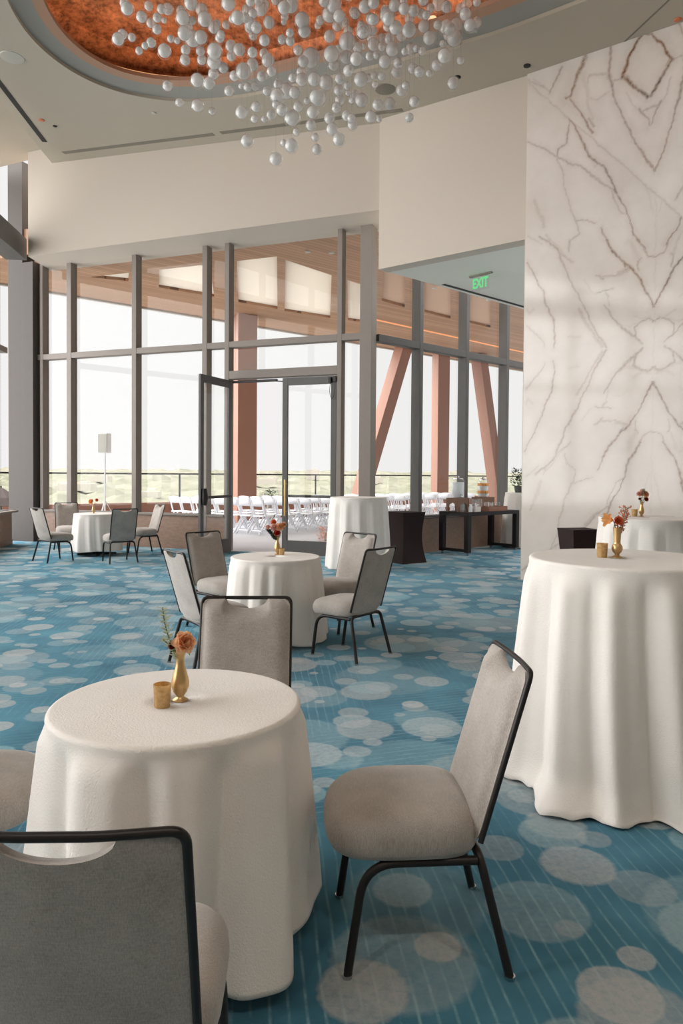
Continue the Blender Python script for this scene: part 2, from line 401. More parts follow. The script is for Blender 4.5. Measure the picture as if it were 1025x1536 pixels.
BUBBLES = [(-0.42,8.94,6.59,0.127), (0.03,8.54,6.55,0.11), (-1.19,8.57,6.22,0.102), (-1.84,8.84,6.75,0.105), (-0.18,8.59,6.9,0.102), (-0.32,9.1,6.19,0.108), (1.34,8.94,6.84,0.106), (-0.15,8.28,6.26,0.098), (-0.53,7.42,5.12,0.086), (-0.13,8.3,6.83,0.096), (-1.32,7.39,5.77,0.084), (0.45,7.77,6.38,0.088), (-0.74,9.29,6.37,0.105), (-0.47,7.98,6.45,0.09), (0.19,8.58,6.14,0.093), (-0.23,9.06,6.36,0.098), (0.66,7.5,6.06,0.081), (-1.52,8.47,6.27,0.091), (-1.56,8.12,6.54,0.087), (-0.28,7.28,5.26,0.078), (-0.73,7.94,5.61,0.085), (-1.18,7.38,6.24,0.079), (-1.74,7.84,6.38,0.082), (0.55,8.45,6.42,0.087), (1.02,7.48,5.79,0.077), (0.19,7.8,6.23,0.08), (1.2,9.36,7.53,0.096), (-0.56,7.55,6.33,0.077), (-1.74,8.24,6.79,0.084), (-1.73,7.85,6.22,0.08), (0.21,9.01,6.12,0.09), (-0.56,7.72,4.98,0.077), (1.22,8.83,6.91,0.088), (-0.96,9.14,6.67,0.091), (-1.08,7.34,6.07,0.073), (-2.09,8.45,6.38,0.084), (-0.33,7.9,5.77,0.078), (-1.7,8.62,6.64,0.085), (-1.64,8.12,5.87,0.08), (0.12,7.53,5.78,0.074), (0.27,8.65,7.55,0.085), (-1.01,8.76,7.06,0.086), (-0.87,7.55,6.88,0.074), (0.02,8.37,6.28,0.082), (0.51,7.36,6,0.072), (-0.48,7.67,7.24,0.075), (0.96,8.3,6.46,0.081), (0.81,7.36,6.99,0.071), (1.09,7.78,7.08,0.075), (-0.74,7.89,4.91,0.076), (0.17,7.81,7.12,0.075), (-0.45,8.04,6.37,0.077), (-0.61,7.27,6.13,0.069), (-0.06,8.64,5.47,0.082), (1.37,8.98,7.03,0.085), (-1.21,9.07,5.64,0.085), (0.14,7.47,7.13,0.07), (-2.2,7.38,6.18,0.069), (-0.34,7.82,5.38,0.073), (0.43,7.82,5.92,0.073), (-1.15,8.16,5.54,0.076), (-0.56,9.57,6.67,0.089), (-1.28,9.57,7.55,0.089), (1.11,7.77,6.24,0.072), (0.37,9.5,7.09,0.088), (0.43,7.25,6.02,0.067), (0.2,7.59,6.35,0.07), (-0.06,7.49,6.19,0.069), (0.33,7.88,7.25,0.072), (-1.11,8.79,6.42,0.08), (-2.5,8.04,6.27,0.073), (1.38,9.27,6.48,0.084), (-1.31,9.05,6.75,0.082), (-1.94,9.62,6.35,0.087), (-1.63,9.08,7.04,0.082), (0.51,7.53,6.33,0.068), (-1.85,9.42,7.47,0.085), (0.53,8.54,5.84,0.077), (1.24,7.55,6.26,0.068), (-0.15,8.91,5.72,0.08), (1.28,7.49,6.11,0.067), (0.29,7.49,6.33,0.066), (0.97,8.98,7.01,0.079), (-0.9,8.64,6.83,0.076), (-1.62,8.69,6.14,0.076), (0.68,8.69,6.08,0.076), (0.62,9.15,7.55,0.08), (-0.2,9.4,7.13,0.082), (0.37,8.42,7.05,0.073), (0.27,7.48,5.17,0.064), (1.05,8.3,6.16,0.071), (-0.6,8.78,6.09,0.075), (0.72,9.27,7.07,0.079), (0.85,9.39,6.97,0.08), (0.26,9.05,7.55,0.077), (1.54,9.29,7.47,0.079), (-1.49,9.54,7.08,0.081), (-0.14,9.31,6.72,0.079), (0.6,7.43,6.23,0.063), (-0.5,8.73,6.43,0.074), (-0.63,7.32,5.15,0.062), (0.54,8.88,7.55,0.075), (0.19,7.71,6.16,0.065), (-1.02,7.88,6.35,0.066), (0.75,8.01,6.58,0.067), (1.14,8.22,6.76,0.068), (0.83,8.1,5.97,0.067), (-0.94,7.74,6.22,0.064), (-2.36,8.47,6.78,0.07), (-0.05,8.12,5.9,0.067), (0.04,7.4,5.59,0.061), (0.39,8.5,5.81,0.07), (-0.9,8.15,6.33,0.067), (-0.18,8.89,5.84,0.073), (0.86,8.04,6.72,0.066), (-2.22,9.15,7.3,0.075), (-0.23,7.94,6.63,0.065), (0.24,8,6.36,0.065), (-1.26,9.13,7.55,0.074), (1.62,8.78,7.55,0.071), (1.79,9.71,7.55,0.078), (0.64,8.97,6.45,0.072), (0.03,8.1,7.47,0.065), (1.48,9.37,7.47,0.075), (-1.21,9.28,7.16,0.074), (-1.42,8.53,6.24,0.068), (2.52,9.68,7.55,0.077), (-0.44,9.57,6.08,0.076), (2.13,9.32,7.52,0.074), (-1,8.82,6.3,0.07), (-0.1,9.45,6.25,0.075), (0.75,7.82,5.5,0.062), (-1.57,8.72,6.27,0.069), (-2.03,9.26,6.74,0.073), (-0.1,9.52,7.34,0.075), (0.55,9.07,7.55,0.071), (0.3,8.57,6.84,0.067), (-0.3,8.71,7.55,0.068), (0.27,9.37,7.55,0.073), (0.12,8.62,6.93,0.067), (0.03,8.62,5.74,0.067), (0.55,9.02,6.88,0.07), (0.88,9.43,6.75,0.073), (0.11,9.73,6.17,0.075), (0.16,9.09,6.81,0.07), (1.17,9.75,7.55,0.075), (1.6,8.85,6.98,0.068), (-1.01,8.33,5.69,0.064), (0.84,9.51,7.43,0.073), (-0.07,8.86,6.16,0.068), (-2.31,9.52,6.55,0.073), (0.28,7.44,6.13,0.057), (-0.55,8.66,5.86,0.066), (-0.29,7.76,4.96,0.059), (-0.97,7.65,5.91,0.058), (0.38,9.41,7.35,0.071), (-0.89,9.34,7.55,0.07), (0.61,8.32,6.19,0.062), (-0.06,9.53,6.39,0.071), (0.48,7.39,7.01,0.055), (1.95,8.87,7.55,0.066), (-2.15,9.58,7.55,0.071), (0.35,9.58,7.22,0.071), (-1.39,9.18,6.5,0.068), (-0.58,9.73,6.86,0.072), (-0.84,8.38,5.63,0.062), (-1.44,9.08,6.26,0.067), (-2.65,8.69,6.71,0.064), (-0.99,7.62,6.42,0.056), (-2.05,9.39,6.94,0.069), (0.52,9.53,7.55,0.07), (-0.62,9.67,7.11,0.071), (-1.9,9.68,6.98,0.071), (0.95,9.1,7.24,0.066), (0.57,9.79,7.5,0.071), (-0.82,9.43,7.55,0.068), (0.04,9.16,7.05,0.066), (0.42,7.5,6.6,0.054), (0.13,9.59,6.49,0.069), (-0.61,8.14,6.32,0.058), (-1.42,8.29,6.44,0.059), (-0.82,8.15,5.99,0.058), (-2.17,8.17,6.31,0.058), (-1.52,9.75,7.07,0.069), (-2.33,9.05,6.99,0.064), (-0.98,8.91,7.21,0.063), (-2.04,9.5,7.29,0.067), (-1.85,9.36,6.91,0.066), (-1.01,8.51,7.01,0.06), (0.35,9.08,7.55,0.064), (-1.07,9.65,7.05,0.068), (-0.83,9.09,6.35,0.064), (1.36,9.66,7.31,0.068), (-1.03,8.14,6.62,0.057), (-0.95,8.15,7.44,0.057), (-1.02,7.48,6.16,0.052), (-0.27,8.49,7.55,0.059), (0.04,9.25,7.55,0.064), (0.11,9.57,7.55,0.066), (0,9.79,7.55,0.067), (-2.43,8.04,6.66,0.055), (-0.95,8.92,6.18,0.061), (-1.07,8.94,7.48,0.061), (-2.61,9.82,7.54,0.067), (-2.3,8.95,7.07,0.061), (-0.71,8.23,6.39,0.056), (-1.21,9.61,7.26,0.065), (-2.55,9.48,7.55,0.064), (-2.09,8.31,6.77,0.056), (-0.32,9.36,7.31,0.063), (-0.08,8.62,6.51,0.058), (0.68,7.63,5.24,0.051), (2.05,9.5,7.52,0.063), (1.05,8.3,6.61,0.054), (0.78,8.47,7.35,0.055), (0.78,7.55,6.92,0.049), (0.08,8.33,5.57,0.054), (0.86,9.04,7.23,0.058), (1.6,8.89,7.25,0.057), (1.72,9.67,7.55,0.062), (0.26,7.65,5.88,0.049), (0.35,9.06,7,0.058), (0.47,9.22,6.9,0.059), (0.31,9.54,6.68,0.061), (1.04,8.92,7.19,0.057), (-0.3,7.84,6.79,0.05), (0.88,7.92,6.48,0.05), (0.06,8.72,7.54,0.055), (-0.63,9.07,7.37,0.057), (-1.02,8.29,5.9,0.052), (-0.55,7.67,5.66,0.048), (-0.74,7.88,5.49,0.049), (-0.05,9.81,7.55,0.061), (-0.57,7.56,6.06,0.047), (-2.04,9.01,6.08,0.056), (0.72,9.01,7.34,0.056), (-2.82,9.67,7.26,0.06), (-1.1,8.25,5.87,0.051), (0.42,8.25,6,0.051), (0.48,9.62,7.25,0.059), (0.19,8.72,6.86,0.053), (1.73,9.6,7.37,0.058), (-1.07,9.35,7.55,0.056), (-1.61,9.86,7.55,0.059), (-1.32,7.76,6.16,0.046), (-0.39,9.81,6.04,0.058), (0.68,8.13,5.84,0.048), (-1.17,9.49,6.12,0.056), (1.04,9.84,7.21,0.058), (0.03,8.15,5.84,0.048), (1.9,8.52,7.55,0.05), (2.46,9.78,7.55,0.057), (-0.7,8.48,6.8,0.049), (-1.65,7.9,6.39,0.045), (-1.22,7.9,6.41,0.045), (-1.6,9.15,7.13,0.052), (0.37,9.15,6.5,0.052), (-1.12,8.45,6.68,0.048), (1.26,7.94,6.01,0.045), (-1.17,7.95,7.47,0.045), (-2.61,9.26,6.85,0.052), (-1.28,9.71,7.55,0.054), (-0.66,7.94,5.11,0.043), (-2.09,8.75,6.7,0.047), (-0.64,9.73,6.07,0.052), (-1.77,9.74,6.34,0.052), (0.63,7.68,5.95,0.04), (1.3,9.82,7.55,0.051), (-0.42,8.15,5.67,0.042), (0.99,8.54,6.2,0.044), (1.2,8.94,6.78,0.046), (0.41,9.76,6.72,0.05), (0.34,8.01,6.1,0.041), (-2.09,7.63,5.96,0.039), (0.75,7.66,5.97,0.039), (-0.37,9.86,7.55,0.05), (-0.91,8.3,5.54,0.042), (-2.15,9.36,7.04,0.045), (0.08,7.94,5.57,0.037), (0.25,9.76,7.22,0.045), (0.05,9.33,6.38,0.043), (0.45,9.37,6.07,0.043), (-0.65,7.75,6.29,0.033), (-2.27,9.16,7.17,0.039), (-1.17,8.25,5.88,0.035)]
VEIN_LOW = [([(0.027,4.57),(0.166,4.322),(0.286,4.081),(0.322,3.917),(0.424,3.713),(0.46,3.488),(0.436,3.307)],0.0151,0.55),
 ([(0.208,4.89),(0.342,4.801),(0.491,4.647),(0.575,4.413),(0.625,4.265),(0.771,4.01),(0.899,3.746),(0.995,3.519),(1.175,3.232)],0.0151,0.5),
 ([(0.79,3.791),(0.838,3.692),(0.902,3.592),(0.981,3.46),(1.12,3.262)],0.0484,0.35),
 ([(1.143,4.679),(1.234,4.512),(1.369,4.354),(1.486,4.23),(1.588,4.081),(1.661,3.909),(1.781,3.703)],0.0181,0.75),
 ([(1.014,4.224),(1.106,4.188),(1.313,4.169)],0.0121,0.4),
 ([(1.06,4.21),(1.121,4.155)],0.0363,0.4),
 ([(1.327,4.197),(1.371,4.22),(1.457,4.25)],0.0665,0.4),
 ([(1.034,3.971),(1.109,3.991),(1.242,4.016)],0.0121,0.45),
 ([(1.139,3.971),(1.193,3.918)],0.0484,0.35),
 ([(1.185,3.919),(1.202,3.781)],0.0181,0.3),
 ([(1.142,3.805),(1.233,3.642),(1.353,3.507),(1.5,3.356),(1.63,3.254)],0.0302,0.5),
 ([(1.611,3.529),(1.527,3.457),(1.543,3.337),(1.638,3.244)],0.0181,0.5),
 ([(1.611,3.529),(1.695,3.554),(1.79,3.498)],0.0181,0.5),
 ([(1.324,3.526),(1.47,3.469),(1.597,3.531)],0.0272,0.2),
 ([(1.524,3.619),(1.639,3.561),(1.722,3.58)],0.0363,0.2),
 ([(0.04,3.664),(0.194,3.517),(0.297,3.378),(0.317,3.319)],0.0181,0.3),
 ([(1.597,4.358),(1.556,4.307),(1.572,4.187)],0.0151,0.4),
 ([(1.623,4.47),(1.681,4.372),(1.77,4.333)],0.0121,0.45),
 ([(1.48,4.585),(1.511,4.462),(1.569,4.334)],0.0907,0.2),
 ([(0.139,3.877),(0.071,3.822),(0.036,3.891)],0.0302,0.2),
 ([(0.654,3.435),(0.811,3.417)],0.0121,0.2),
 ([(0.307,4.902),(0.589,4.567),(0.701,4.454)],0.0151,0.25),
 ([(0.649,4.774),(0.619,4.655)],0.0181,0.25),
 ([(0.862,4.165),(0.957,4.013),(1.034,3.971)],0.0091,0.2),
 ([(1.26,3.848),(1.377,3.847),(1.464,3.79)],0.0242,0.12)]
VEIN_MID = [([(0.599,6.493),(0.698,6.31),(0.798,6.071),(0.896,5.857),(1.015,5.721),(1.085,5.669),(1.18,5.507),(1.251,5.307),(1.32,5.176),(1.389,5.07),(1.436,4.901),(1.495,4.685),(1.573,4.58),(1.639,4.477)],0.0163,0.7),
 ([(0.798,6.071),(0.896,5.88),(0.992,5.692)],0.0512,0.22),
 ([(1.206,5.294),(1.276,5.118),(1.323,5.004),(1.413,4.951)],0.0209,0.4),
 ([(1.228,5.335),(1.274,5.255)],0.0419,0.5),
 ([(0.021,6.283),(0.204,6.16),(0.434,5.966),(0.609,5.837),(0.755,5.752),(0.923,5.616),(1.089,5.425),(1.228,5.312)],0.0116,0.45),
 ([(0.924,5.593),(1.019,5.477),(1.089,5.425)],0.0279,0.35),
 ([(0.434,5.966),(0.524,5.763),(0.564,5.514),(0.642,5.21),(0.743,4.998),(0.781,4.825),(0.662,4.753),(0.627,4.616)],0.0116,0.35),
 ([(0.446,5.974),(0.457,6.068),(0.592,6.103),(0.601,6.314),(0.629,6.425)],0.014,0.5),
 ([(0.742,5.022),(0.886,4.981),(1.004,4.933)],0.0093,0.4),
 ([(1.076,4.837),(1.194,4.582),(1.333,4.396),(1.402,4.282)],0.014,0.6),
 ([(0.124,5.421),(0.164,5.314),(0.244,5.15),(0.271,5.022)],0.0465,0.25),
 ([(0.325,4.841),(0.453,4.672),(0.579,4.553),(0.69,4.462)],0.0186,0.35),
 ([(0.479,4.643),(0.556,4.413)],0.014,0.3),
 ([(0.04,4.946),(0.249,4.783)],0.007,0.25),
 ([(1.625,5.354),(1.693,5.092),(1.739,4.904)],0.007,0.15),
 ([(1.419,4.586),(1.485,4.619)],0.093,0.15)]
VEIN_UP = [([(0.852,7.165),(0.759,7.021),(0.69,6.879),(0.644,6.728),(0.558,6.719)],0.0465,0.7),
 ([(0.62,6.7),(0.792,6.424),(0.939,6.149)],0.0279,0.7),
 ([(0.808,6.958),(0.859,6.755),(0.886,6.514),(0.96,6.259)],0.093,0.2),
 ([(0.888,6.35),(0.961,6.236)],0.0465,0.5),
 ([(0.881,6.818),(0.903,6.904),(1.066,6.874),(1.158,6.844)],0.0186,0.3),
 ([(0.908,6.623),(1.002,6.548),(1.162,6.614)],0.0209,0.25),
 ([(1.198,7.173),(1.172,6.976),(1.17,6.817),(1.207,6.645),(1.255,6.448),(1.348,6.216),(1.44,6.031),(1.474,5.931),(1.62,5.646),(1.751,5.434)],0.0209,0.6),
 ([(1.17,6.817),(1.195,6.695)],0.0419,0.4),
 ([(1.595,7.168),(1.531,7.124),(1.467,7.012),(1.424,6.959),(1.382,6.838),(1.34,6.728)],0.0326,0.9),
 ([(1.362,6.721),(1.474,6.595),(1.563,6.488),(1.661,6.369)],0.0302,0.8),
 ([(1.429,6.688),(1.361,6.777)],0.0186,0.5),
 ([(1.217,6.733),(1.34,6.728)],0.014,0.4),
 ([(1.556,6.267),(1.655,6.126),(1.695,6.026)],0.0326,0.5),
 ([(1.589,6.224),(1.674,6.232)],0.0279,0.4),
 ([(1.387,6.52),(1.478,6.335),(1.589,6.212)],0.0093,0.25),
 ([(0.008,7.146),(0.139,7.055),(0.268,6.966)],0.0116,0.4),
 ([(0.32,6.853),(0.418,7.014),(0.515,7.149)],0.0209,0.5),
 ([(0.086,7.146),(0.191,7.039)],0.0465,0.2),
 ([(0.242,6.998),(0.345,6.869)],0.0372,0.3),
 ([(2.008,5.022),(2.108,5.151),(2.165,5.31)],0.0209,0.4)]
SKY_TOP, SKY_LEFT, EXPOSURE = 8.5, 6.5, 0.0

# ------------------------------------------------------------------ camera
p = math.atan(25.5 / 1080); rho = .0075
w_ = Vector((0, math.cos(p), -math.sin(p))); u0 = Vector((0, math.sin(p), math.cos(p))); r0 = Vector((1, 0, 0))
u_ = u0 * math.cos(rho) - r0 * math.sin(rho); r_ = r0 * math.cos(rho) + u0 * math.sin(rho)
cd = bpy.data.cameras.new('camera'); cam = bpy.data.objects.new('camera', cd); COL.objects.link(cam)
mw = Matrix((r_, u_, -w_)).transposed().to_4x4(); mw.translation = (0, 0, 1.5); cam.matrix_world = mw
cd.sensor_fit = 'VERTICAL'; cd.sensor_height = 36; cd.lens = 1080 / 1536 * 36; cd.shift_y = -30.5 / 1536
cd.clip_start = .05; cd.clip_end = 9000
S.camera = cam

# ------------------------------------------------------------------ room geometry (plan lines)
class Line:
    def __init__(s, o, h):
        s.o = Vector((o[0], o[1])); a = rad(h); s.d = Vector((math.sin(a), math.cos(a))); s.n = Vector((s.d.y, -s.d.x)); s.h = h
        s.rz = math.atan2(s.d.y, s.d.x)
    def p(s, t, off=0): q = s.o + s.d * t + s.n * off; return (q.x, q.y)      # off > 0 : to the right of the direction
    def box(s, mb, t0, t1, o0, o1, z0, z1, mi=0):
        q = s.p((t0 + t1) / 2, (o0 + o1) / 2); mb.box((q[0], q[1], (z0 + z1) / 2), (abs(t1 - t0), abs(o1 - o0), abs(z1 - z0)), s.rz, mi)
A = Line((.303, 12.95), 111.3)        # glazing with the doors; room on the + side
B = Line((.677, 13.063), 47.3)        # glazing behind the drinks table; room on the + side
MW = Line((2.635, 10.45), 127.6)      # marble wall
L = Line((-6.87, 15.0), 175)          # window wall on the left, runs toward the camera; room on the - side
CE = lambda x, y: 7.168 - .049 * x + .019 * y
def struct(o, **kw): return tag(o, kind='structure', **kw)

# floor
mb = MB(); mb.add([(-9, -5, 0), (9, -5, 0), (9, 17, 0), (4.66, 16.74, 0), (.70, 13.09, 0), (.4, 13.05, 0), (-7.9, 16.24, 0), (-9, 16.6, 0)], [tuple(range(8))])
struct(mb.build('floor', 'carpet'))

# ceiling with the rounded recess
REC = [(2.9, 8.74), (2.09, 9.44), (1.62, 9.76), (.77, 10.3), (-.17, 10.83), (-1.2, 11.37), (-1.8, 11.64), (-2.33, 11.79), (-2.9, 11.82), (-3.49, 11.68), (-3.87, 11.42), (-4.1, 11.14), (-4.27, 10.8), (-4.38, 10.38), (-4.41, 9.93), (-4.35, 9.4), (-4.2, 8.8), (-3.85, 8.1), (-3.3, 7.4), (-2.5, 6.75), (-1.5, 6.2), (-.3, 5.75), (1.0, 5.4), (2.2, 5.25), (3.2, 5.4), (3.95, 5.85), (4.35, 6.5), (4.3, 7.2), (3.9, 7.8), (3.45, 8.27)]
def smooth_loop(pts, k=2):
    for _ in range(k):
        out = []
        for i in range(len(pts)):
            a = Vector(pts[i]); b = Vector(pts[(i + 1) % len(pts)]); out += [tuple(a * .75 + b * .25), tuple(a * .25 + b * .75)]
        pts = out
    return pts
REC = smooth_loop(REC)
def inset(pts, d):
    n = len(pts); out = []
    for i in range(n):
        a = Vector(pts[i - 1]); b = Vector(pts[(i + 1) % n]); t = (b - a).normalized(); out.append((pts[i][0] - t.y * d, pts[i][1] + t.x * d))
    return out
# orientation: REC runs counter-clockwise, so inset() moves inwards for d > 0
cleft = lambda y: -5.9 - (14.67 - y) * -.061
outer = [(cleft(-4), -4), (8.8, -4), (8.8, 5.7), (4.5, 9.05), (2.66, 10.47), (.76, 12.2), (-5.9, 14.85)]
vs, fs = flat_with_holes(outer, [REC])
mb = MB(); mb.add([(x, y, CE(x, y)) for x, y in vs], fs)
mb.add([(x, y, CE(x, y) + .5) for x, y in outer], [], 0)
n = len(outer); b0 = len(mb.v)
mb.add([(outer[-1][0], outer[-1][1], CE(*outer[-1])), (outer[0][0], outer[0][1], CE(*outer[0])), (outer[0][0], outer[0][1], CE(*outer[0]) + .5), (outer[-1][0], outer[-1][1], CE(*outer[-1]) + .5)], [(0, 1, 2, 3)])
# raised perimeter strip along the left glass
mb.add([(-8.6, 16.2, CE(-5.9, 14.7) + .32), (-5.8, 14.9, CE(-5.9, 14.7) + .32), (cleft(-4), -4, CE(-5, -4) + .32), (-8.6, -4, CE(-5, -4) + .32)], [(0, 1, 2, 3)])
ceil_o = struct(mb.build('ceiling', 'ceiling_paint'))
# recess: sloped fascia, upright lip, cove ledge, copper dome
def ring(mb, la, za, lb, zb, mi=0):
    n = len(la); vs = [(x, y, CE(x, y) + za) for x, y in la] + [(x, y, CE(x, y) + zb) for x, y in lb]
    mb.add(vs, [(i, (i + 1) % n, n + (i + 1) % n, n + i) for i in range(n)], mi)
R1 = inset(REC, .27); R2 = inset(REC, .42); R3 = inset(REC, -.35)
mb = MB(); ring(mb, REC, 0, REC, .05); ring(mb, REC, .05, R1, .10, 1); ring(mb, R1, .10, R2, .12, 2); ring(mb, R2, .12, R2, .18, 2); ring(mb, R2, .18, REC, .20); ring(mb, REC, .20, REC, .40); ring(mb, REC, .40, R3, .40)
struct(mb.build('trim_1', ['ceiling_paint', 'recess_shade_grey', 'recess_glow_tint'], smooth=30))
mb = MB(); ring(mb, R3, .40, R3, .62); m_ = R3
cx = sum(q[0] for q in R3) / len(R3); cy = sum(q[1] for q in R3) / len(R3); prev = R3; pz = .62
for k, (sc, z) in enumerate(((.93, .78), (.8, .9), (.6, .98), (.3, 1.02), (.02, 1.03))):
    cur = [(cx + (x - cx) * sc, cy + (y - cy) * sc) for x, y in R3]; ring(mb, prev, pz, cur, z); prev = cur; pz = z
struct(mb.build('ceiling_recess', 'copper', smooth=60))
mb = MB(); Rl = inset(REC, .24); Rm = inset(REC, .16); ring(mb, Rl, .205, Rl, .225); ring(mb, Rl, .225, Rm, .225); ring(mb, Rm, .225, Rm, .205)
tag(mb.build('cove_light', 'cove_led'), 'glowing orange light strip around the rim of the copper ceiling recess', 'light strip')

# header wall above the doors (white), with its soffit
zs = 5.933
F = Line((.593, 12.155), 111.2)
mb = MB(); F.box(mb, -8.6, .12, -.02, -.62, zs, 8.2)
q = [F.p(-8.6, -.0), F.p(.12, -.0), F.p(.30, -.62), F.p(-8.6, -.90)]
mb = MB(); mb.prism([F.p(-7.58, 0), F.p(.14, 0), F.p(.36, -1.02), F.p(-7.92, -1.02)], zs, 8.3)
struct(mb.build('wall_back', 'wall_paint'))
# white wall panel beside the marble and its dropped ceiling
mb = MB(); mb.prism([MW.p(-2.585, 0), MW.p(.0, 0), MW.p(.0, -.25), MW.p(-2.585, -.25)], 4.91, 7.6)
struct(mb.build('wall_right', 'wall_paint'))
mb = MB()
mb.prism([MW.p(-2.585, -.01), MW.p(0.0, -.01), (3.9, 9.5), (6.2, 10.2), (7.2, 15.2), (4.62, 15.64), (3.722, 14.841)], 4.911, 5.05)
struct(mb.build('ceiling_lower', 'soffit_paint'))
# marble wall, veins carried as a colour attribute on a fine grid
def marble_wall():
    ds, dz, SW, ZT = .0125, .016, 4.7, 7.4
    ns, nz = int(SW / ds) + 1, int(ZT / dz) + 1
    sg, zg = np.meshgrid(np.arange(ns) * ds, np.arange(nz) * dz)
    lower = zg < 7.123 - (sg - .005) * (7.123 - 4.774) / (2.089 - .005)
    js = sg + .007 * np.sin(zg * 19 + 3 * np.sin(sg * 9)) + .004 * np.sin(zg * 61 + sg * 40)
    jz = zg + .007 * np.sin(sg * 21 + 2 * np.sin(zg * 7)) + .004 * np.sin(sg * 71 - zg * 33)
    V = np.zeros_like(sg)
    def stamp(pts, wd, tone, msk):
        L_ = 0
        for (a, b) in zip(pts[:-1], pts[1:]):
            R = wd * 1.5 + .05
            i0 = max(0, int((min(a[0], b[0]) - R) / ds)); i1 = min(ns, int((max(a[0], b[0]) + R) / ds) + 2)
            j0 = max(0, int((min(a[1], b[1]) - R) / dz)); j1 = min(nz, int((max(a[1], b[1]) + R) / dz) + 2)
            if i1 <= i0 or j1 <= j0: continue
            X = js[j0:j1, i0:i1]; Z = jz[j0:j1, i0:i1]
            dx, dy = b[0] - a[0], b[1] - a[1]; q = dx * dx + dy * dy + 1e-9
            t = np.clip(((X - a[0]) * dx + (Z - a[1]) * dy) / q, 0, 1)
            d = np.hypot(X - a[0] - t * dx, Z - a[1] - t * dy)
            ww = wd * (.62 + .38 * np.sin(Z * 5.1 + X * 3.3))
            core = np.clip(1 - d / (ww * .55 + .010), 0, 1) ** .8 * (tone ** 1.1) * 1.25
            halo = np.exp(-(d / (wd + .03)) ** 2) * tone * .22
            v = np.maximum(core, halo) * msk[j0:j1, i0:i1]
            V[j0:j1, i0:i1] = np.maximum(V[j0:j1, i0:i1], v)
    s0, z0 = 1.773, 3.214
    for lst in (VEIN_LOW, VEIN_MID):
        for pts, wd, tone in lst:
            for ms in (0, 1):
                for mz in (0, 1):
                    stamp([((2 * s0 - a) if ms else a, (2 * z0 - b) if mz else b) for a, b in pts], wd * 1.5, tone, lower)
    ax = lambda z: 1.752 + (z - 5.433) * (1.679 - 1.752) / (6.372 - 5.433)
    up = ~lower
    for pts, wd, tone in VEIN_UP:
        stamp(pts, wd * 1.9, tone, up); stamp([(2 * ax(b) - a, b) for a, b in pts], wd * 1.9, tone, up)
    stamp([(.005, 7.123), (2.089, 4.774), (4.7, 1.83)], .012, .3, np.ones_like(V))
    stamp([(s0, 0), (s0, 5.1)], .004, .14, lower)
    # the upper facet leans out of the wall along the slanting crease
    nx, nzv = (7.123 - 4.774), (2.089 - .005); ln = math.hypot(nx, nzv)
    dist = ((sg - .005) * nx + (zg - 7.123) * nzv) / ln
    off = np.where(lower, 0, np.clip(dist, 0, None) * .085) + .03
    X = MW.o.x + MW.d.x * sg + MW.n.x * off; Y = MW.o.y + MW.d.y * sg + MW.n.y * off
    co = np.stack([X, Y, zg], -1).reshape(-1, 3)
    idx = np.arange(ns * nz).reshape(nz, ns)
    f = np.stack([idx[:-1, :-1], idx[:-1, 1:], idx[1:, 1:], idx[1:, :-1]], -1).reshape(-1, 4)
    me = bpy.data.meshes.new('wall_marble'); me.vertices.add(len(co)); me.vertices.foreach_set('co', co.ravel())
    me.loops.add(f.size); me.loops.foreach_set('vertex_index', f.ravel().astype(np.int32))
    me.polygons.add(len(f)); me.polygons.foreach_set('loop_start', (np.arange(len(f)) * 4).astype(np.int32))
    me.update(calc_edges=True)
    at = me.attributes.new('vein', 'FLOAT', 'POINT'); at.data.foreach_set('value', V.ravel().astype(np.float32))
    me.materials.append(M['marble']); o = bpy.data.objects.new('wall_marble', me); COL.objects.link(o)
    # the slab behind, its polished end and the rest of the wall running past the picture
    mb = MB(); mb.prism([MW.p(-.01, .028), MW.p(-.01, -.3), MW.p(6.4, -.3), MW.p(6.4, .028)], 0, 7.3); mb.build('slab', 'wall_paint', o)
    return struct(o)
marble_wall()
# room shell behind the camera
mb = MB(); mb.prism([(6.9, 7.3), (7.2, 7.5), (8.9, -4), (8.6, -4)], 0, 7.6); struct(mb.build('wall_side', 'wall_paint'))
mb = MB(); mb.box((1.6, -4.1, 3.9), (15, .2, 7.8)); struct(mb.build('wall_front', 'wall_paint'))

# ------------------------------------------------------------------ glazing A
TRN = [0]
def trim(mb, mat, bevel=.006, label=None):
    TRN[0] += 1; return struct(mb.build('trim_%d' % (TRN[0] + 1), mat, bevel=bevel))
zsill = .70
A_MUL = [(-7.35, -7.27, 0), (-6.62, -6.50, 0), (-4.945, -4.835, 0), (-3.277, -3.168, 0), (-2.775, -2.675, 0), (-.437, -.345, 0)]
for a, b, zb in A_MUL:
    mb = MB(); A.box(mb, a, b, 0, -.19, zb, 6.02); trim(mb, 'alu')
mb = MB(); A.box(mb, .012, .235, .03, -.26, 0, 6.02); struct(mb.build('column_post', 'alu', bevel=.006))
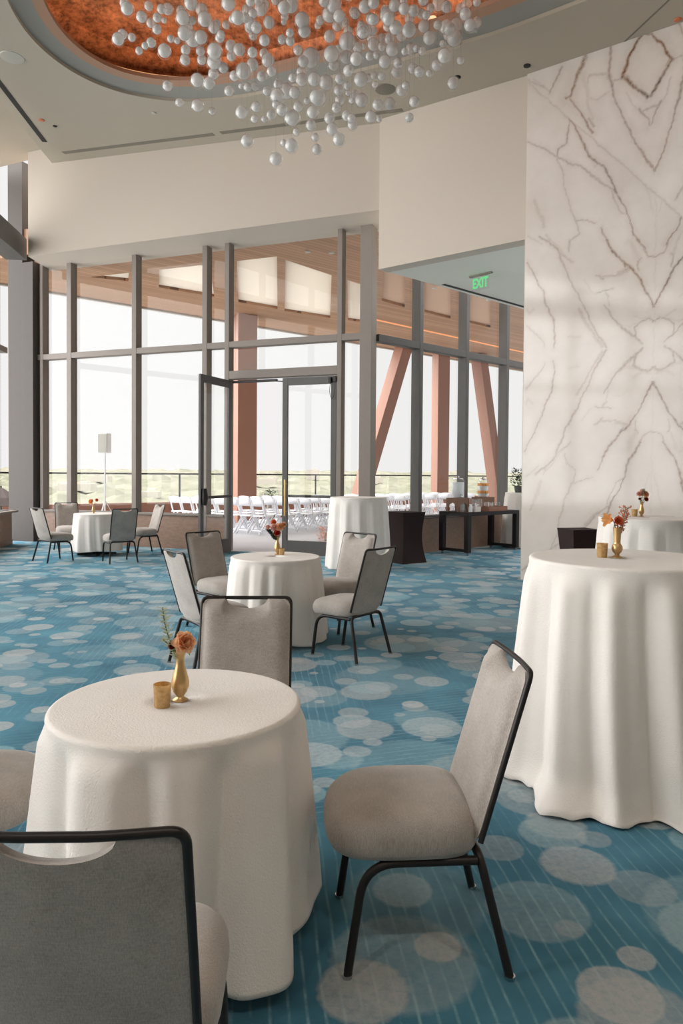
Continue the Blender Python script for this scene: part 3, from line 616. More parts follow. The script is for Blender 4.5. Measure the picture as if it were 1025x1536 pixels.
# corner column of two boxes
mb = MB(); A.box(mb, -7.72, -7.42, .12, -.2, 0, 6.02); trim(mb, 'post_paint')
mb = MB(); A.box(mb, -8.14, -7.73, .10, -.25, 0, 8.2); trim(mb, 'post_paint')
WN = [0]
def win_root(loc):
    WN[0] += 1; o = bpy.data.objects.new('window_%d' % WN[0], None); COL.objects.link(o); o.location = (loc[0], loc[1], 0); return struct(o)
def local(mb, root):
    x, y, z = root.location; mb.v = [(a - x, b - y, c - z) for a, b, c in mb.v]; return mb
def pane(line, t0, t1, off, z0, z1, root, mat='window_glass'):
    mb = MB(); line.box(mb, t0, t1, off - .004, off + .004, z0, z1); return local(mb, root).build('pane', mat, root)
def bay(line, t0, t1, zlist, sill, off=-.14, tmat='alu', depth=.17, tb=.115, front=-.004):
    r = win_root(line.p((t0 + t1) / 2))
    for a, b in zip(zlist[:-1], zlist[1:]): pane(line, t0, t1, off, a, b, r)
    for z in zlist[1:-1]:
        mb = MB(); line.box(mb, t0, t1, front, front - depth, z - tb, z); local(mb, r).build('transom', tmat, r, bevel=.004)
    if sill:
        mb = MB(); line.box(mb, t0, t1, .03, -.2, sill - .04, sill); local(mb, r).build('window_sill', 'alu' if tmat == 'alu' else tmat, r, bevel=.004)
    return r
for t0, t1 in ((-7.42, -7.35), (-7.27, -6.62), (-6.50, -4.945), (-4.835, -3.277), (-3.168, -2.775)):
    bay(A, t0, t1, [zsill, 4.045, 6.0], zsill)
bay(A, -2.675, -.437, [3.482, 4.045, 6.0], 0)
bay(A, -.345, .012, [zsill, 4.045, 6.0], zsill)
def wain(line, t0, t1, name, front=.0):
    mb = MB(); line.box(mb, t0, t1, front, -.24, 0, zsill - .04)
    k = max(1, round((t1 - t0) / 1.6))
    for i in range(1, k):
        t = t0 + (t1 - t0) * i / k; line.box(mb, t - .003, t + .003, front + .002, front - .01, .02, zsill - .06)
    line.box(mb, t0, t1, front + .008, front - .01, 0, .09)
    return struct(mb.build(name, 'wainscot'))
wain(A, -7.42, -2.775, 'baseboard_back', -.005); wain(A, -.345, .012, 'baseboard_post', -.005)
# door frame
mb = MB(); A.box(mb, -2.675, -.437, -.002, -.19, 3.325, 3.482); trim(mb, 'alu')

def leaf_parts(root, wd, h, glass='window_glass'):
    # local x along the leaf, y its thickness (room side -y), z up
    st = .105
    mb = MB(); mb.box((st / 2, 0, h / 2), (st, .05, h)); mb.build('stile', 'alu_dark', root, bevel=.004)
    mb = MB(); mb.box((wd - st / 2, 0, h / 2), (st, .05, h)); mb.build('stile', 'alu_dark', root, bevel=.004)
    mb = MB(); mb.box((wd / 2, 0, h - .07), (wd - 2 * st, .048, .14)); mb.build('top_rail', 'alu_dark', root, bevel=.004)
    mb = MB(); mb.box((wd / 2, 0, .13), (wd - 2 * st, .048, .26)); mb.build('bottom_rail', 'alu_dark', root, bevel=.004)
    mb = MB(); mb.box((wd / 2, 0, (h + .12) / 2), (wd - 2 * st, .012, h - .40)); mb.build('pane', glass, root)
# left leaf, standing open into the room
q = A.p(-2.64, -.02)
dl = bpy.data.objects.new('door_1', None); COL.objects.link(dl); dl.location = (q[0], q[1], 0); tag(dl, 'glass door leaf standing open into the room, black push bar across it', kind='structure')
dl.rotation_euler.z = math.atan2(-.925, -.38)
leaf_parts(dl, 1.07, 3.29)
mb = MB(); mb.bar((.06, .05, 1.07), (1.03, .05, 1.07), .045, .05); pb = mb.build('push_bar', 'black_metal', dl, bevel=.008)
mb = MB(); mb.tube([(1.0, .06, .93), (1.0, .075, 1.07), (1.0, .06, 1.23)], [.045, .06, .045], 12); mb.build('latch_case', 'black_metal', dl, smooth=50)
# right leaf, shut
q = A.p(-1.537, -.05)
dr = bpy.data.objects.new('door_2', None); COL.objects.link(dr); dr.location = (q[0], q[1], 0); tag(dr, 'closed glass door leaf with a long brass pull handle', kind='structure'); dr.rotation_euler.z = A.rz
leaf_parts(dr, 1.085, 3.30)
mb = MB(); mb.tube([(.09, -.09, .72), (.09, -.09, 1.40)], .016, 12)
mb.tube([(.09, -.09, .80), (.09, -.02, .80)], .011, 8); mb.tube([(.09, -.09, 1.32), (.09, -.02, 1.32)], .011, 8); mb.build('handle', 'brass', dr, smooth=50)
mb = MB(); mb.bar((.1, .05, 1.09), (1.0, .05, 1.09), .04, .05); mb.build('push_bar', 'black_metal', dr, bevel=.008)
mb = MB(); mb.lathe([(.02, 0), (.02, .012)], 14); o = mb.build('lock', 'black_metal', dr, loc=(.05, -.025, 1.07)); o.rotation_euler.x = PI / 2
mb = MB(); mb.box((.97, -.05, 3.22), (.05, .05, .10)); mb.box((1.07, -.05, 3.24), (.05, .05, .10)); mb.tube(fillet([(.98, -.05, 3.17), (.96, -.06, 3.0), (1.02, -.06, 2.84), (1.07, -.06, 3.0), (1.07, -.05, 3.19)], .1), .006, 6); mb.build('door_loop', 'black_metal', dr, bevel=.004)
# closer in the head of the opening
q = A.p(-2.64, -.06)
o = thing('door_closer', (q[0], q[1], 3.27), 'dark closer arm under the head of the open door', 'door closer', A.rz)
mb = MB(); mb.box((.5, 0, 0), (.95, .06, .045)); mb.build('body', 'black_metal', o, bevel=.005)
mb = MB(); mb.bar((.95, 0, -.015), (1.12, 0, -.03), .03, .02); mb.build('arm', 'black_metal', o)

# ------------------------------------------------------------------ glazing B
for a, b in ((1.094, 1.19), (2.53, 2.625), (3.955, 4.05)):
    mb = MB(); B.box(mb, a, b, 0, -.22, 0, 6.02); trim(mb, 'alu_dark')
for t0, t1 in ((-.02, 1.094), (1.19, 2.53), (2.625, 3.955), (4.05, 5.6)):
    bay(B, t0, t1, [.72, 4.045, 6.0], .72, tmat='alu_dark', tb=.13)
wain(B, 0, 5.6, 'baseboard_right', -.005)

# ------------------------------------------------------------------ left glazing
for t in (1.9, 3.7, 5.5, 7.3, 9.1, 10.9, 12.7, 14.5):
    mb = MB(); L.box(mb, t - .05, t + .05, 0, .19, 0, 8.2); trim(mb, 'alu')
ts = [.15, 1.85, 3.65, 5.45, 7.25, 9.05, 10.85, 12.65, 14.45, 15.45]
for a, b in zip(ts[:-1], ts[1:]): bay(L, a + .05, b, [.72, 4.045, 6.1, 8.2], .72, off=.14, depth=-.17, front=.004)
mb = MB(); L.box(mb, 15.5, 19.2, 0, .2, 0, 8.2); struct(mb.build('blocker_wall_left', 'wall_paint'))  # unseen wall added to cut side daylight on the foreground
mb = MB(); L.box(mb, -.1, 15.5, -.28, .15, 5.92, 6.36); trim(mb, 'alu_dark')
mb = MB(); L.box(mb, 0, 15.5, .005, .24, 0, .68); L.box(mb, 0, 15.5, -.01, .2, 0, .1); struct(mb.build('baseboard_left', 'wainscot'))
mb = MB(); L.box(mb, 0, 15.5, -.06, .2, .68, .72); trim(mb, 'alu_dark')
q = (-6.28, 13.6)
mb = MB(); mb.box((0, 0, 0), (.2, .3, .38)); tag(mb.build('wall_box', 'wainscot', bevel=.01, loc=(L.p(1.25, -.11)[0], L.p(1.25, -.11)[1], .36), rz=L.rz + PI / 2), 'small brown box fixed low on the dark panelling under the left window', 'wall box')

# ------------------------------------------------------------------ ceiling fittings
def slot(a, b, wd, mat, label, zf=CE):
    a, b = Vector(a), Vector(b); d = (b - a).normalized(); n_ = Vector((-d.y, d.x)) * wd / 2
    mb = MB(); P = [a - n_, b - n_, b + n_, a + n_]; mb.prism([tuple(q) for q in P], lambda x, y: zf(x, y) - .006, lambda x, y: zf(x, y) + .02)
    tag(mb.build('slot_diffuser', mat), label, 'air vent')
slot((-5.45, 14.12), (-2.32, 12.93), .10, 'slot_grey', 'grey slot air vent in the ceiling above the white header wall, left one')
slot((-2.18, 12.86), (.93, 11.66), .10, 'slot_grey', 'grey slot air vent in the ceiling, running behind the hanging glass bubbles')
slot((-5.62, 13.66), (-5.28, 9.2), .09, 'slot_dark', 'black slot air vent in the ceiling along the left window wall')
slot((1.79, 12.93), (3.68, 14.62), .07, 'slot_dark', 'thin black slot air vent in the low ceiling near the exit sign', lambda x, y: 4.91)
def disc(name, x, y, r, mat, label, cat, zf=CE, h=.015, group=None):
    mb = MB(); mb.lathe([(r, 0), (r * .96, -h), (r * .7, -h - .004)], 28, capb=False); tag(mb.build(name, mat, smooth=50, loc=(x, y, zf(x, y) + .002)), label, cat, group)
disc('ceiling_speaker', -4.9, 10.75, .17, 'fixture', 'round flush ceiling speaker left of the copper recess', 'ceiling speaker')
disc('ceiling_speaker', .62, 11.05, .16, 'slot_grey', 'round grey ceiling speaker behind the hanging glass bubbles', 'ceiling speaker')
disc('spotlight', 1.64, 10.6, .05, 'slot_dark', 'small dark downlight in the ceiling right of the glass bubbles', 'downlight')
disc('spotlight', 2.55, 10.2, .05, 'slot_dark', 'small dark downlight in the ceiling nearest the top of the marble wall', 'downlight')
disc('spotlight', -5.15, 12.96, .035, 'slot_dark', 'tiny dark downlight in the ceiling near the left corner', 'downlight')
disc('sprinkler', -5.3, 12.75, .05, 'sprinkler_red', 'small orange sprinkler cap in the ceiling near the left corner', 'sprinkler')
disc('sprinkler', -3.2, 12.25, .04, 'fixture', 'small pale sprinkler cap in the ceiling below the copper recess', 'sprinkler')
disc('sprinkler', 4.1, 9.0, .045, 'sprinkler_red', 'small orange sprinkler cap in the ceiling above the marble wall', 'sprinkler')
mb = MB(); a, b = Vector((3.84, 8.62)), Vector((3.6, 9.75)); n_ = Vector((.012, .003))
mb.prism([tuple(a - n_), tuple(b - n_), tuple(b + n_), tuple(a + n_)], lambda x, y: CE(x, y) - .003, lambda x, y: CE(x, y) + .01)
trim(mb, 'slot_grey', 0)

# exit sign
ex = thing('exit_sign', (2.33, 12.27, 4.91), 'green EXIT sign hanging from the low ceiling', 'exit sign', math.atan2(-.33, .30))
mb = MB(); mb.box((0, 0, -.012), (.46, .06, .024)); mb.build('mount', 'slot_grey', ex, bevel=.004)
mb = MB(); mb.box((0, 0, -.15), (.36, .010, .25)); mb.build('panel', 'clear_glass', ex)
fc = bpy.data.curves.new('letters', 'FONT'); fc.body = 'EXIT'; fc.size = .20; fc.align_x = 'CENTER'; fc.align_y = 'CENTER'; fc.extrude = .003; fc.offset = .006
tmp = bpy.data.objects.new('letters', fc); COL.objects.link(tmp); bpy.context.view_layer.update()
me = bpy.data.meshes.new_from_object(tmp.evaluated_get(bpy.context.evaluated_depsgraph_get())); bpy.data.objects.remove(tmp)
me.materials.clear(); me.materials.append(M['exit_green'])
lo = bpy.data.objects.new('letters', me); COL.objects.link(lo); lo.parent = ex; lo.rotation_euler = (PI / 2, 0, 0); lo.location = (0, -.012, -.155)
lo.scale = (.78, 1.15, 1); lo['label'] = 'glowing green letters'

# ------------------------------------------------------------------ terrace
ed = Vector((math.sin(rad(49.5)), math.cos(rad(49.5)))); en = Vector((-ed.y, ed.x))     # canopy edge direction, outward normal
E0 = Vector((-7.75, 18.65))
def E(t, off=0): q = E0 + ed * t + en * off; return (q.x, q.y)
RAIL = 1.1
mb = MB(); mb.prism([E(-.9, RAIL + .25), E(32, RAIL + .25), (26, 30), (4.6, 16.9), (.66, 13.2), (.3, 13.14), (-7.8, 16.32), (-9.2, 16.6)], -.25, -.005)
struct(mb.build('terrace_floor', 'terrace'))
mb = MB()
for a, b in ((E(-.9, RAIL), E(32, RAIL)),):
    mb.bar((a[0], a[1], .30), (b[0], b[1], .30), .22, .64)
struct(mb.build('terrace_curb', 'parapet', bevel=.01))
rl = thing('glass_railing', (*E(0, RAIL), 0), 'waist high glass railing with dark top rail at the edge of the terrace', 'railing')
rx, ry = E(0, RAIL)
def rloc(pt, z): return (pt[0] - rx, pt[1] - ry, z)
t = -.9; k = 0
while t < 31:
    a, b = E(t + .03, RAIL), E(min(t + 1.77, 32), RAIL)
    mb = MB(); mb.bar(rloc(a, 1.045), rloc(b, 1.045), .014, .85); mb.build('pane', 'rail_glass', rl); t += 1.8; k += 1
mb = MB(); mb.bar(rloc(E(-.9, RAIL), 1.485), rloc(E(32, RAIL), 1.485), .05, .05); mb.build('top_rail', 'black_metal', rl)
for t in (-.9, 4.5, 9.9, 15.3, 20.7, 26.1):
    a = E(t, RAIL); mb = MB(); mb.bar(rloc(a, .62), rloc(a, 1.47), .05, .05, up=(0, 1, 0)); mb.build('post', 'black_metal', rl)
# canopy with roof openings; the last three stand in for window reflections
HOLES = [[(-2.35, 16.02), (-1.43, 15.66), (-1.86, 20.6), (-2.86, 19.80)], [(-1.27, 15.9), (-.27, 17.1), (-.38, 21.75), (-1.68, 20.85)],
         [(-4.25, 16.75), (-3.0, 16.28), (-3.42, 19.25), (-4.66, 18.32)], [(-6.1, 17.42), (-5.03, 17.02), (-5.26, 17.75)], [(.10, 17.5), (.45, 17.9), (.62, 22.3), (.16, 22.0)], [(.9, 16.3), (1.4, 16.56), (1.73, 20.29), (1.05, 19.55)], [(1.93, 17.16), (2.61, 17.61), (3.23, 21.7), (2.35, 20.85)], [(3.22, 18.42), (3.84, 18.88), (4.69, 22.97), (3.91, 22.25)],
         ]
out = [E(-1.2), E(31), (26, 24), (4.9, 16.35), (.66, 12.75), (-8.2, 16.2)]
vs, fs = flat_with_holes(out, HOLES)
ZC = 6.2
mb = MB(); mb.add([(x, y, ZC) for x, y in vs], fs); mb.add([(x, y, ZC + .55) for x, y in vs], fs)
def wall_ring(mb, loop, z0, z1, mi=0):
    n = len(loop); mb.add([(x, y, z0) for x, y in loop] + [(x, y, z1) for x, y in loop], [(i, (i + 1) % n, n + (i + 1) % n, n + i) for i in range(n)], mi)
for l in [out] + HOLES: wall_ring(mb, l, ZC, ZC + .55)
struct(mb.build('canopy_roof', 'canopy_wood'), label='wood plank canopy over the terrace with openings in it')
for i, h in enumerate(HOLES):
    mb = MB(); mb.prism(h, ZC + .07, ZC + .10); struct(mb.build('skylight_%d' % (i + 1), 'skylight' if i < 5 else 'reflection_panel'))  # last three panels carry glass reflections as plain colour
# pale edge fascia and thin glowing orange line under the canopy
mb = MB(); a, b = E(-1.2, .06), E(31, .06); mb.bar((a[0], a[1], ZC + .2), (b[0], b[1], ZC + .2), .1, .5); trim(mb, 'building')
a = (.6, 21.5); b = (7.6, 28.1); mb = MB(); mb.bar((a[0], a[1], ZC - .01), (b[0], b[1], ZC - .01), .07, .03)
tag(mb.build('glowing_line', 'line_emit'), 'thin orange glowing line along the wooden canopy outside the right windows', 'light strip')
for i, (x, y) in enumerate([(-.75, 15.3), (-.25, 15.35), (2.3, 18.2), (1.3, 16.4), (3.9, 19.4)]):
    mb = MB(); mb.lathe([(.07, 0), (.06, -.02)], 18, capb=False)
    tag(mb.build('canopy_light', 'fixture', loc=(x, y, ZC + .001)), ['small round light in the wood canopy above the open doors, nearest the post', 'small round light in the wood canopy above the doors, second from the post', 'small round light in the canopy seen through the middle right window', 'small round light in the canopy beside the post, through the first right window', 'small round light in the canopy seen through the third right window'][i], 'downlight')
# columns and braces along the canopy edge
def column(x, y, w, label):
    mb = MB(); mb.box((0, 0, ZC / 2), (w, w, ZC)); return tag(mb.build('canopy_column', 'column_paint', bevel=.015, loc=(x, y, 0), rz=rad(22)), label, 'column', 'canopy columns')
column(-2.9, 21.55, .58, 'brown square column outside, seen through the open doorway')
column(3.75, 27.5, .5, 'brown square column between two slanting braces outside the right windows')
def brace(a, b, w, label):
    mb = MB(); c = Vector(a); mb.bar((0, 0, 0), tuple(Vector(b) - c), w, w); tag(mb.build('canopy_brace', 'column_paint', bevel=.012, loc=a), label, 'brace', 'canopy braces')
brace((.42, 24.9, .0), (2.25, 26.6, ZC), .46, 'brown brace leaning right, behind the dark post by the doors')
brace((5.25, 27.9, ZC), (6.35, 28.9, .0), .46, 'brown brace leaning left outside the third right window')

# speaker on a stand, at the terrace edge
sp = thing('speaker_stand', (-5.72, 17.4, 0), 'thin pale tripod stand holding the white loudspeaker outside', 'speaker stand')
mb = MB(); mb.tube([(0, 0, .25), (0, 0, 1.98)], .018, 8); mb.build('pole', 'speaker_white', sp, smooth=50)
for k in range(3):
    a = 2 * PI * k / 3 + .4; mb = MB(); mb.tube([(0, 0, .85), (.42 * math.cos(a), .42 * math.sin(a), .01)], .012, 6); mb.build('leg', 'speaker_white', sp, smooth=50)
sk = thing('loudspeaker', (-5.72, 17.4, 1.98), 'white loudspeaker on a tall stand outside the left windows', 'loudspeaker', rad(-8))
mb = MB(); mb.prism([(-.13, -.14), (.13, -.14), (.15, .02), (.07, .15), (-.07, .15), (-.15, .02)], 0, .47); mb.build('cabinet', 'speaker_white', sk, bevel=.015)
mb = MB(); mb.box((0, -.146, .235), (.22, .012, .42)); mb.build('grille', 'fixture', sk)
# patio parasol beyond the left glass
pu = thing('patio_parasol', (-8.0, 16.9, 0), 'dark folded-down patio parasol beyond the left corner window', 'parasol')
mb = MB(); mb.lathe([(.55, .72), (.38, .9), (.05, 1.12)], 8, capb=False); mb.build('canopy', 'umbrella_cloth', pu, solid=.01)
mb = MB(); mb.tube([(0, 0, 0), (0, 0, 1.18)], .02, 8); mb.build('pole', 'black_metal', pu)

# white folding chairs in rows for the ceremony
def make_fold():
    r = thing('folding_chair', (0, 0, 0), 'white wooden folding chair in the rows set out on the terrace', 'chair', 0, 'white folding chairs on the terrace')
    for s in (-1, 1):
        mb = MB(); mb.bar((s * .205, .21, 0), (s * .205, -.05, .46), .022, .036); mb.bar((s * .205, -.05, .455), (s * .205, -.17, .86), .022, .036); mb.build('leg', 'white_plastic', r, bevel=.004, seg=1)
    for s in (-1, 1):
        mb = MB(); mb.bar((s * .175, -.25, 0), (s * .175, .10, .44), .02, .034); mb.build('leg', 'white_plastic', r, bevel=.004, seg=1)
    mb = MB(); mb.box((0, .05, .455), (.37, .37, .03)); mb.build('seat', 'white_plastic', r, bevel=.01)
    mb = MB(); mb.grid(lambda u, v: ((u - .5) * .40, -.125 - .035 * (v) - .03 * (1 - (2 * u - 1) ** 2) * .8, .70 + v * .16 + .015 * (1 - (2 * u - 1) ** 2) * v), 9, 3); mb.build('backrest', 'white_plastic', r, solid=.018, smooth=60)
    mb = MB(); mb.bar((-.2, .14, .12), (.2, .14, .12), .02, .03); mb.bar((-.17, -.17, .10), (.17, -.17, .10), .02, .03); mb.build('stretcher', 'white_plastic', r)
    return r
fold = make_fold(); first = True
rd = Vector((math.sin(rad(130)), math.cos(rad(130)))); rn = Vector((math.sin(rad(40)), math.cos(rad(40))))
rng = random.Random(2)
for row in range(13):
    for j in range(8 if row < 4 else (5 if row < 8 else 4)):
        q = Vector((-1.98, 17.85)) + rn * row * .86 - rd * j * .47
        if (Vector((-2.9, 21.55)) - q).length < .62 or (Vector((-2.2, 22.2)) - q).length < .62 or (Vector((3.75, 27.5)) - q).length < .6 or (Vector((.42, 24.9)) - q).length < .7: continue
        if (q - E0).dot(en) > RAIL - .5: continue
        o = fold if first else copy_tree(fold); first = False
        o.location = (q.x + rng.uniform(-.006, .006), q.y + rng.uniform(-.006, .006), 0); o.rotation_euler.z = rad(-40 + rng.uniform(-1.5, 1.5))
def pot_bush(name, loc, h, r, label, cat, mat='bush_green', pot=True, seed=1):
    g = random.Random(seed); o = thing(name, loc, label, cat)
    if pot: mb = MB(); mb.lathe([(r * .45, 0), (r * .6, h * .28), (r * .52, h * .28), (r * .5, h * .2)], 16); mb.build('pot', 'plant_pot', o, smooth=40)
    mb = MB()
    for k in range(5): a = g.uniform(0, 6.28); mb.tube([(0, 0, h * .15 if pot else .001), (r * .4 * math.cos(a), r * .4 * math.sin(a), h * .75)], .006, 5)
    mb.build('stem', 'stem_green', o)
    mb = MB()
    for k in range(260):
        a = g.uniform(0, 6.28); z = g.uniform(.25, 1) * h; rr = r * math.sqrt(g.random()) * (1.05 - .5 * abs(z / h - .55)); c = Vector((rr * math.cos(a), rr * math.sin(a), z))
        d = Vector((math.cos(a), math.sin(a), g.uniform(-.3, 1))).normalized(); s_ = d.cross(Vector((0, 0, 1))).normalized(); ln = g.uniform(.04, .075) * max(1, h / .5) ; wd = ln * .35
        mb.add([c, c + d * ln * .5 + s_ * wd, c + d * ln, c + d * ln * .5 - s_ * wd], [(0, 1, 2, 3)])
    mb.build('foliage', mat, o); return o
pot_bush('potted_plant', (-2.2, 22.2, .72), .28, .3, 'dark potted plant on a pale stand behind the folding chairs, seen through the doorway', 'plant', 'leaf_dark', True, 5)
mb = MB(); mb.lathe([(.16, 0), (.12, .1), (.1, .6), (.17, .715)], 16); tag(mb.build('pedestal', 'building', smooth=40, loc=(-2.2, 22.2, 0)), 'pale pedestal among the folding chairs carrying the dark plant', 'pedestal')
pot_bush('flower_arrangement', (-.33, 14.9, 0), .40, .17, 'pink and white flower arrangement on the terrace floor just outside the closed door', 'flowers', 'petal_pink', False, 8)

# land beyond, rising to the horizon
def land():
    g = np.random.default_rng(3); nr, na = 90, 220
    r = 60 * (6500 / 60) ** (np.arange(nr) / (nr - 1)); a = np.radians(np.linspace(-75, 75, na))
    Rg, Ag = np.meshgrid(r, a, indexing='ij')
    t = np.clip((Rg - 200) / 3000, 0, 1); z = -30 + (t * t * (3 - 2 * t)) * 42
    z += g.normal(0, 1, Rg.shape) * np.clip(Rg / 420, .8, 5.0)
    v = np.stack([Rg * np.sin(Ag), Rg * np.cos(Ag), z], -1).reshape(-1, 3)
    idx = np.arange(nr * na).reshape(nr, na); f = np.stack([idx[:-1, :-1], idx[:-1, 1:], idx[1:, 1:], idx[1:, :-1]], -1).reshape(-1, 4)
    me = bpy.data.meshes.new('distant_trees'); me.from_pydata(v.tolist(), [], f.tolist()); me.materials.append(M['far_trees'])
    o = bpy.data.objects.new('distant_trees', me); COL.objects.link(o)
    tag(o, 'hazy pale green woodland stretching to the horizon below the terrace', 'woodland', kind='stuff')
land()
for i, (x, y, w, h, z) in enumerate([(-330, 900, 40, 9, -21), (-210, 780, 26, 7, -25), (-120, 1150, 32, 9, -15), (-60, 1500, 26, 20, -9), (60, 1300, 30, 10, -13), (-420, 1250, 36, 10, -14)]):
    mb = MB(); mb.box((0, 0, h / 2), (w, w * .6, h)); mb.box((w * .2, 0, h + 1.5), (w * .3, w * .3, 3))
    tag(mb.build('building', 'building', loc=(x, y, z)), 'pale flat-roofed building far off among the trees', 'building', 'far buildings among the trees')

# ------------------------------------------------------------------ cloths and tables
def cloth(name, loc, R, h, hem, flare, nf, seed, amp, label, group, rz=0, puddle=0):
    g = random.Random(seed); NP = 300; ph = [g.uniform(0, 6.28) for _ in range(8)]; rows = []
    for r in (.001, .12, .24, .33, R - .03, R - .015): rows.append(('t', r, h))
    for k in range(5): a = (k + 1) / 5 * PI / 2; rows.append(('t', R - .014 + .014 * math.sin(a), h - .014 + .014 * math.cos(a)))
    NS = 46
    def wave(f):
        w = f + .30 * math.sin(2 * f + ph[0]) / nf * 2 + .5 * math.sin(3 * f + ph[1]) / nf
        a = math.cos(nf * w + ph[2]); b = math.cos((nf * 2 + 1) * w + ph[3]); c = math.cos((nf // 2 + 1) * f + ph[4])
        a = 2 * abs(math.cos(nf * w / 2 + ph[2])) ** 1.25 - 1; v = .80 * a + .16 * b + .34 * c
        return v
    vs = []; 
    for kind, r, z in rows:
        for i in range(NP): f = 2 * PI * i / NP; vs.append((r * math.cos(f), r * math.sin(f), z))
    for k in range(1, NS + 1):
        t = k / NS
        for i in range(NP):
            f = 2 * PI * i / NP; tw = .10 * math.sin(2 * f + ph[5]) * t * t
            w = wave(f + tw); e = min(1, t / .12); e = e * e * (3 - 2 * e)
            sh = w if w > 0 else w * .75
            r = R + flare * (t ** .9) + amp * sh * e * (.35 + .65 * t) - .004
            z = h - .014 - (h - .014 - hem) * t
            zz = z + .012 * math.sin(3 * f + ph[6]) * t
            if puddle and t > .86:
                q = (t - .86) / .14; r += puddle * q * q * (.75 + .45 * math.sin(5 * f + ph[7])) ; zz = max(.006, zz) + .012 * abs(math.sin(nf * 1.5 * f + ph[1])) * q
            vs.append((r * math.cos(f), r * math.sin(f), max(zz, .005)))
    m = len(rows) + NS; fs = []
    for j in range(m - 1):
        for i in range(NP): fs.append((j * NP + i, j * NP + (i + 1) % NP, (j + 1) * NP + (i + 1) % NP, (j + 1) * NP + i))
    mb = MB(); mb.add(vs, fs); mb.add([vs[i] for i in range(NP)], [tuple(range(NP))])
    o = mb.build('tablecloth', 'linen', smooth=180, solid=.0025, loc=loc, rz=rz)
    return tag(o, label, 'tablecloth', group)
TB = None
def table(loc, R, h, label, group):
    o = thing('round_table', loc, label, 'table', .4, group)
    mb = MB(); mb.lathe([(R - .012, h - .028), (R - .006, h - .022), (R - .006, h - .004)], 48); mb.build('tabletop', 'table_white', o, smooth=40)
    mb = MB(); mb.tube([(0, 0, .04), (0, 0, h - .028)], .032, 14); mb.build('pole', 'black_metal', o, smooth=50)
    mb = MB()
    for k in range(4): a = PI / 2 * k; mb.bar((0, 0, .035), (.34 * math.cos(a), .34 * math.sin(a), .02), .06, .03)
    mb.build('base', 'black_metal', o, bevel=.006)
TABS = [((-.530, 2.33, 0), .400, .757, .07, .050, 9, 11, .062, 'foreground', 'white cloth on the foreground round table, with a peach rose and gold votive'),
        ((1.44, 3.62, 0), .475, 1.09, .0, .090, 12, 23, .066, 'high', 'white cloth on the tall table at the right, pooling on the carpet'),
        ((-.59, 6.5, 0), .405, .757, .03, .05, 12, 5, .04, 'middle', 'white cloth on the low round table in the middle of the room'),
        ((.275, 11.6, 0), .455, 1.14, .02, .06, 13, 8, .03, 'high by doors', 'white cloth on the bare tall table just inside the closed door leaf'),
        ((3.11, 7.3, 0), .47, 1.09, .01, .06, 13, 31, .032, 'by marble', 'white cloth on the tall table against the marble wall'),
        ((-4.49, 13.2, 0), .40, .757, .09, .05, 13, 14, .026, 'far', 'white cloth on the far round table by the left windows'),
        ((3.93, 15.15, 0), .47, 1.15, .03, .06, 13, 17, .028, 'behind', 'white cloth on the tall table behind the drinks table, beside the marble wall')]
TL_ = {'foreground': 'low round table in the foreground, hidden under its white cloth', 'high': 'tall round table at the right edge, hidden under its white cloth',
       'middle': 'low round table in the middle of the room, hidden under its white cloth', 'high by doors': 'tall round table just inside the closed door leaf, under white cloth',
       'by marble': 'tall round table against the marble wall, under white cloth', 'far': 'low round table by the left windows, dark foot showing below its cloth',
       'behind': 'tall round table behind the drinks table, under white cloth'}
for loc, R, h, hem, fl, nf, sd, am, nm, lb in TABS:
    cloth('tablecloth', loc, R, h, hem, fl, nf, sd, am, lb, 'white tablecloths', 0, .09 if nm == 'high' else 0)
    table(loc, R, h - .003, TL_[nm], 'cloth covered tables')

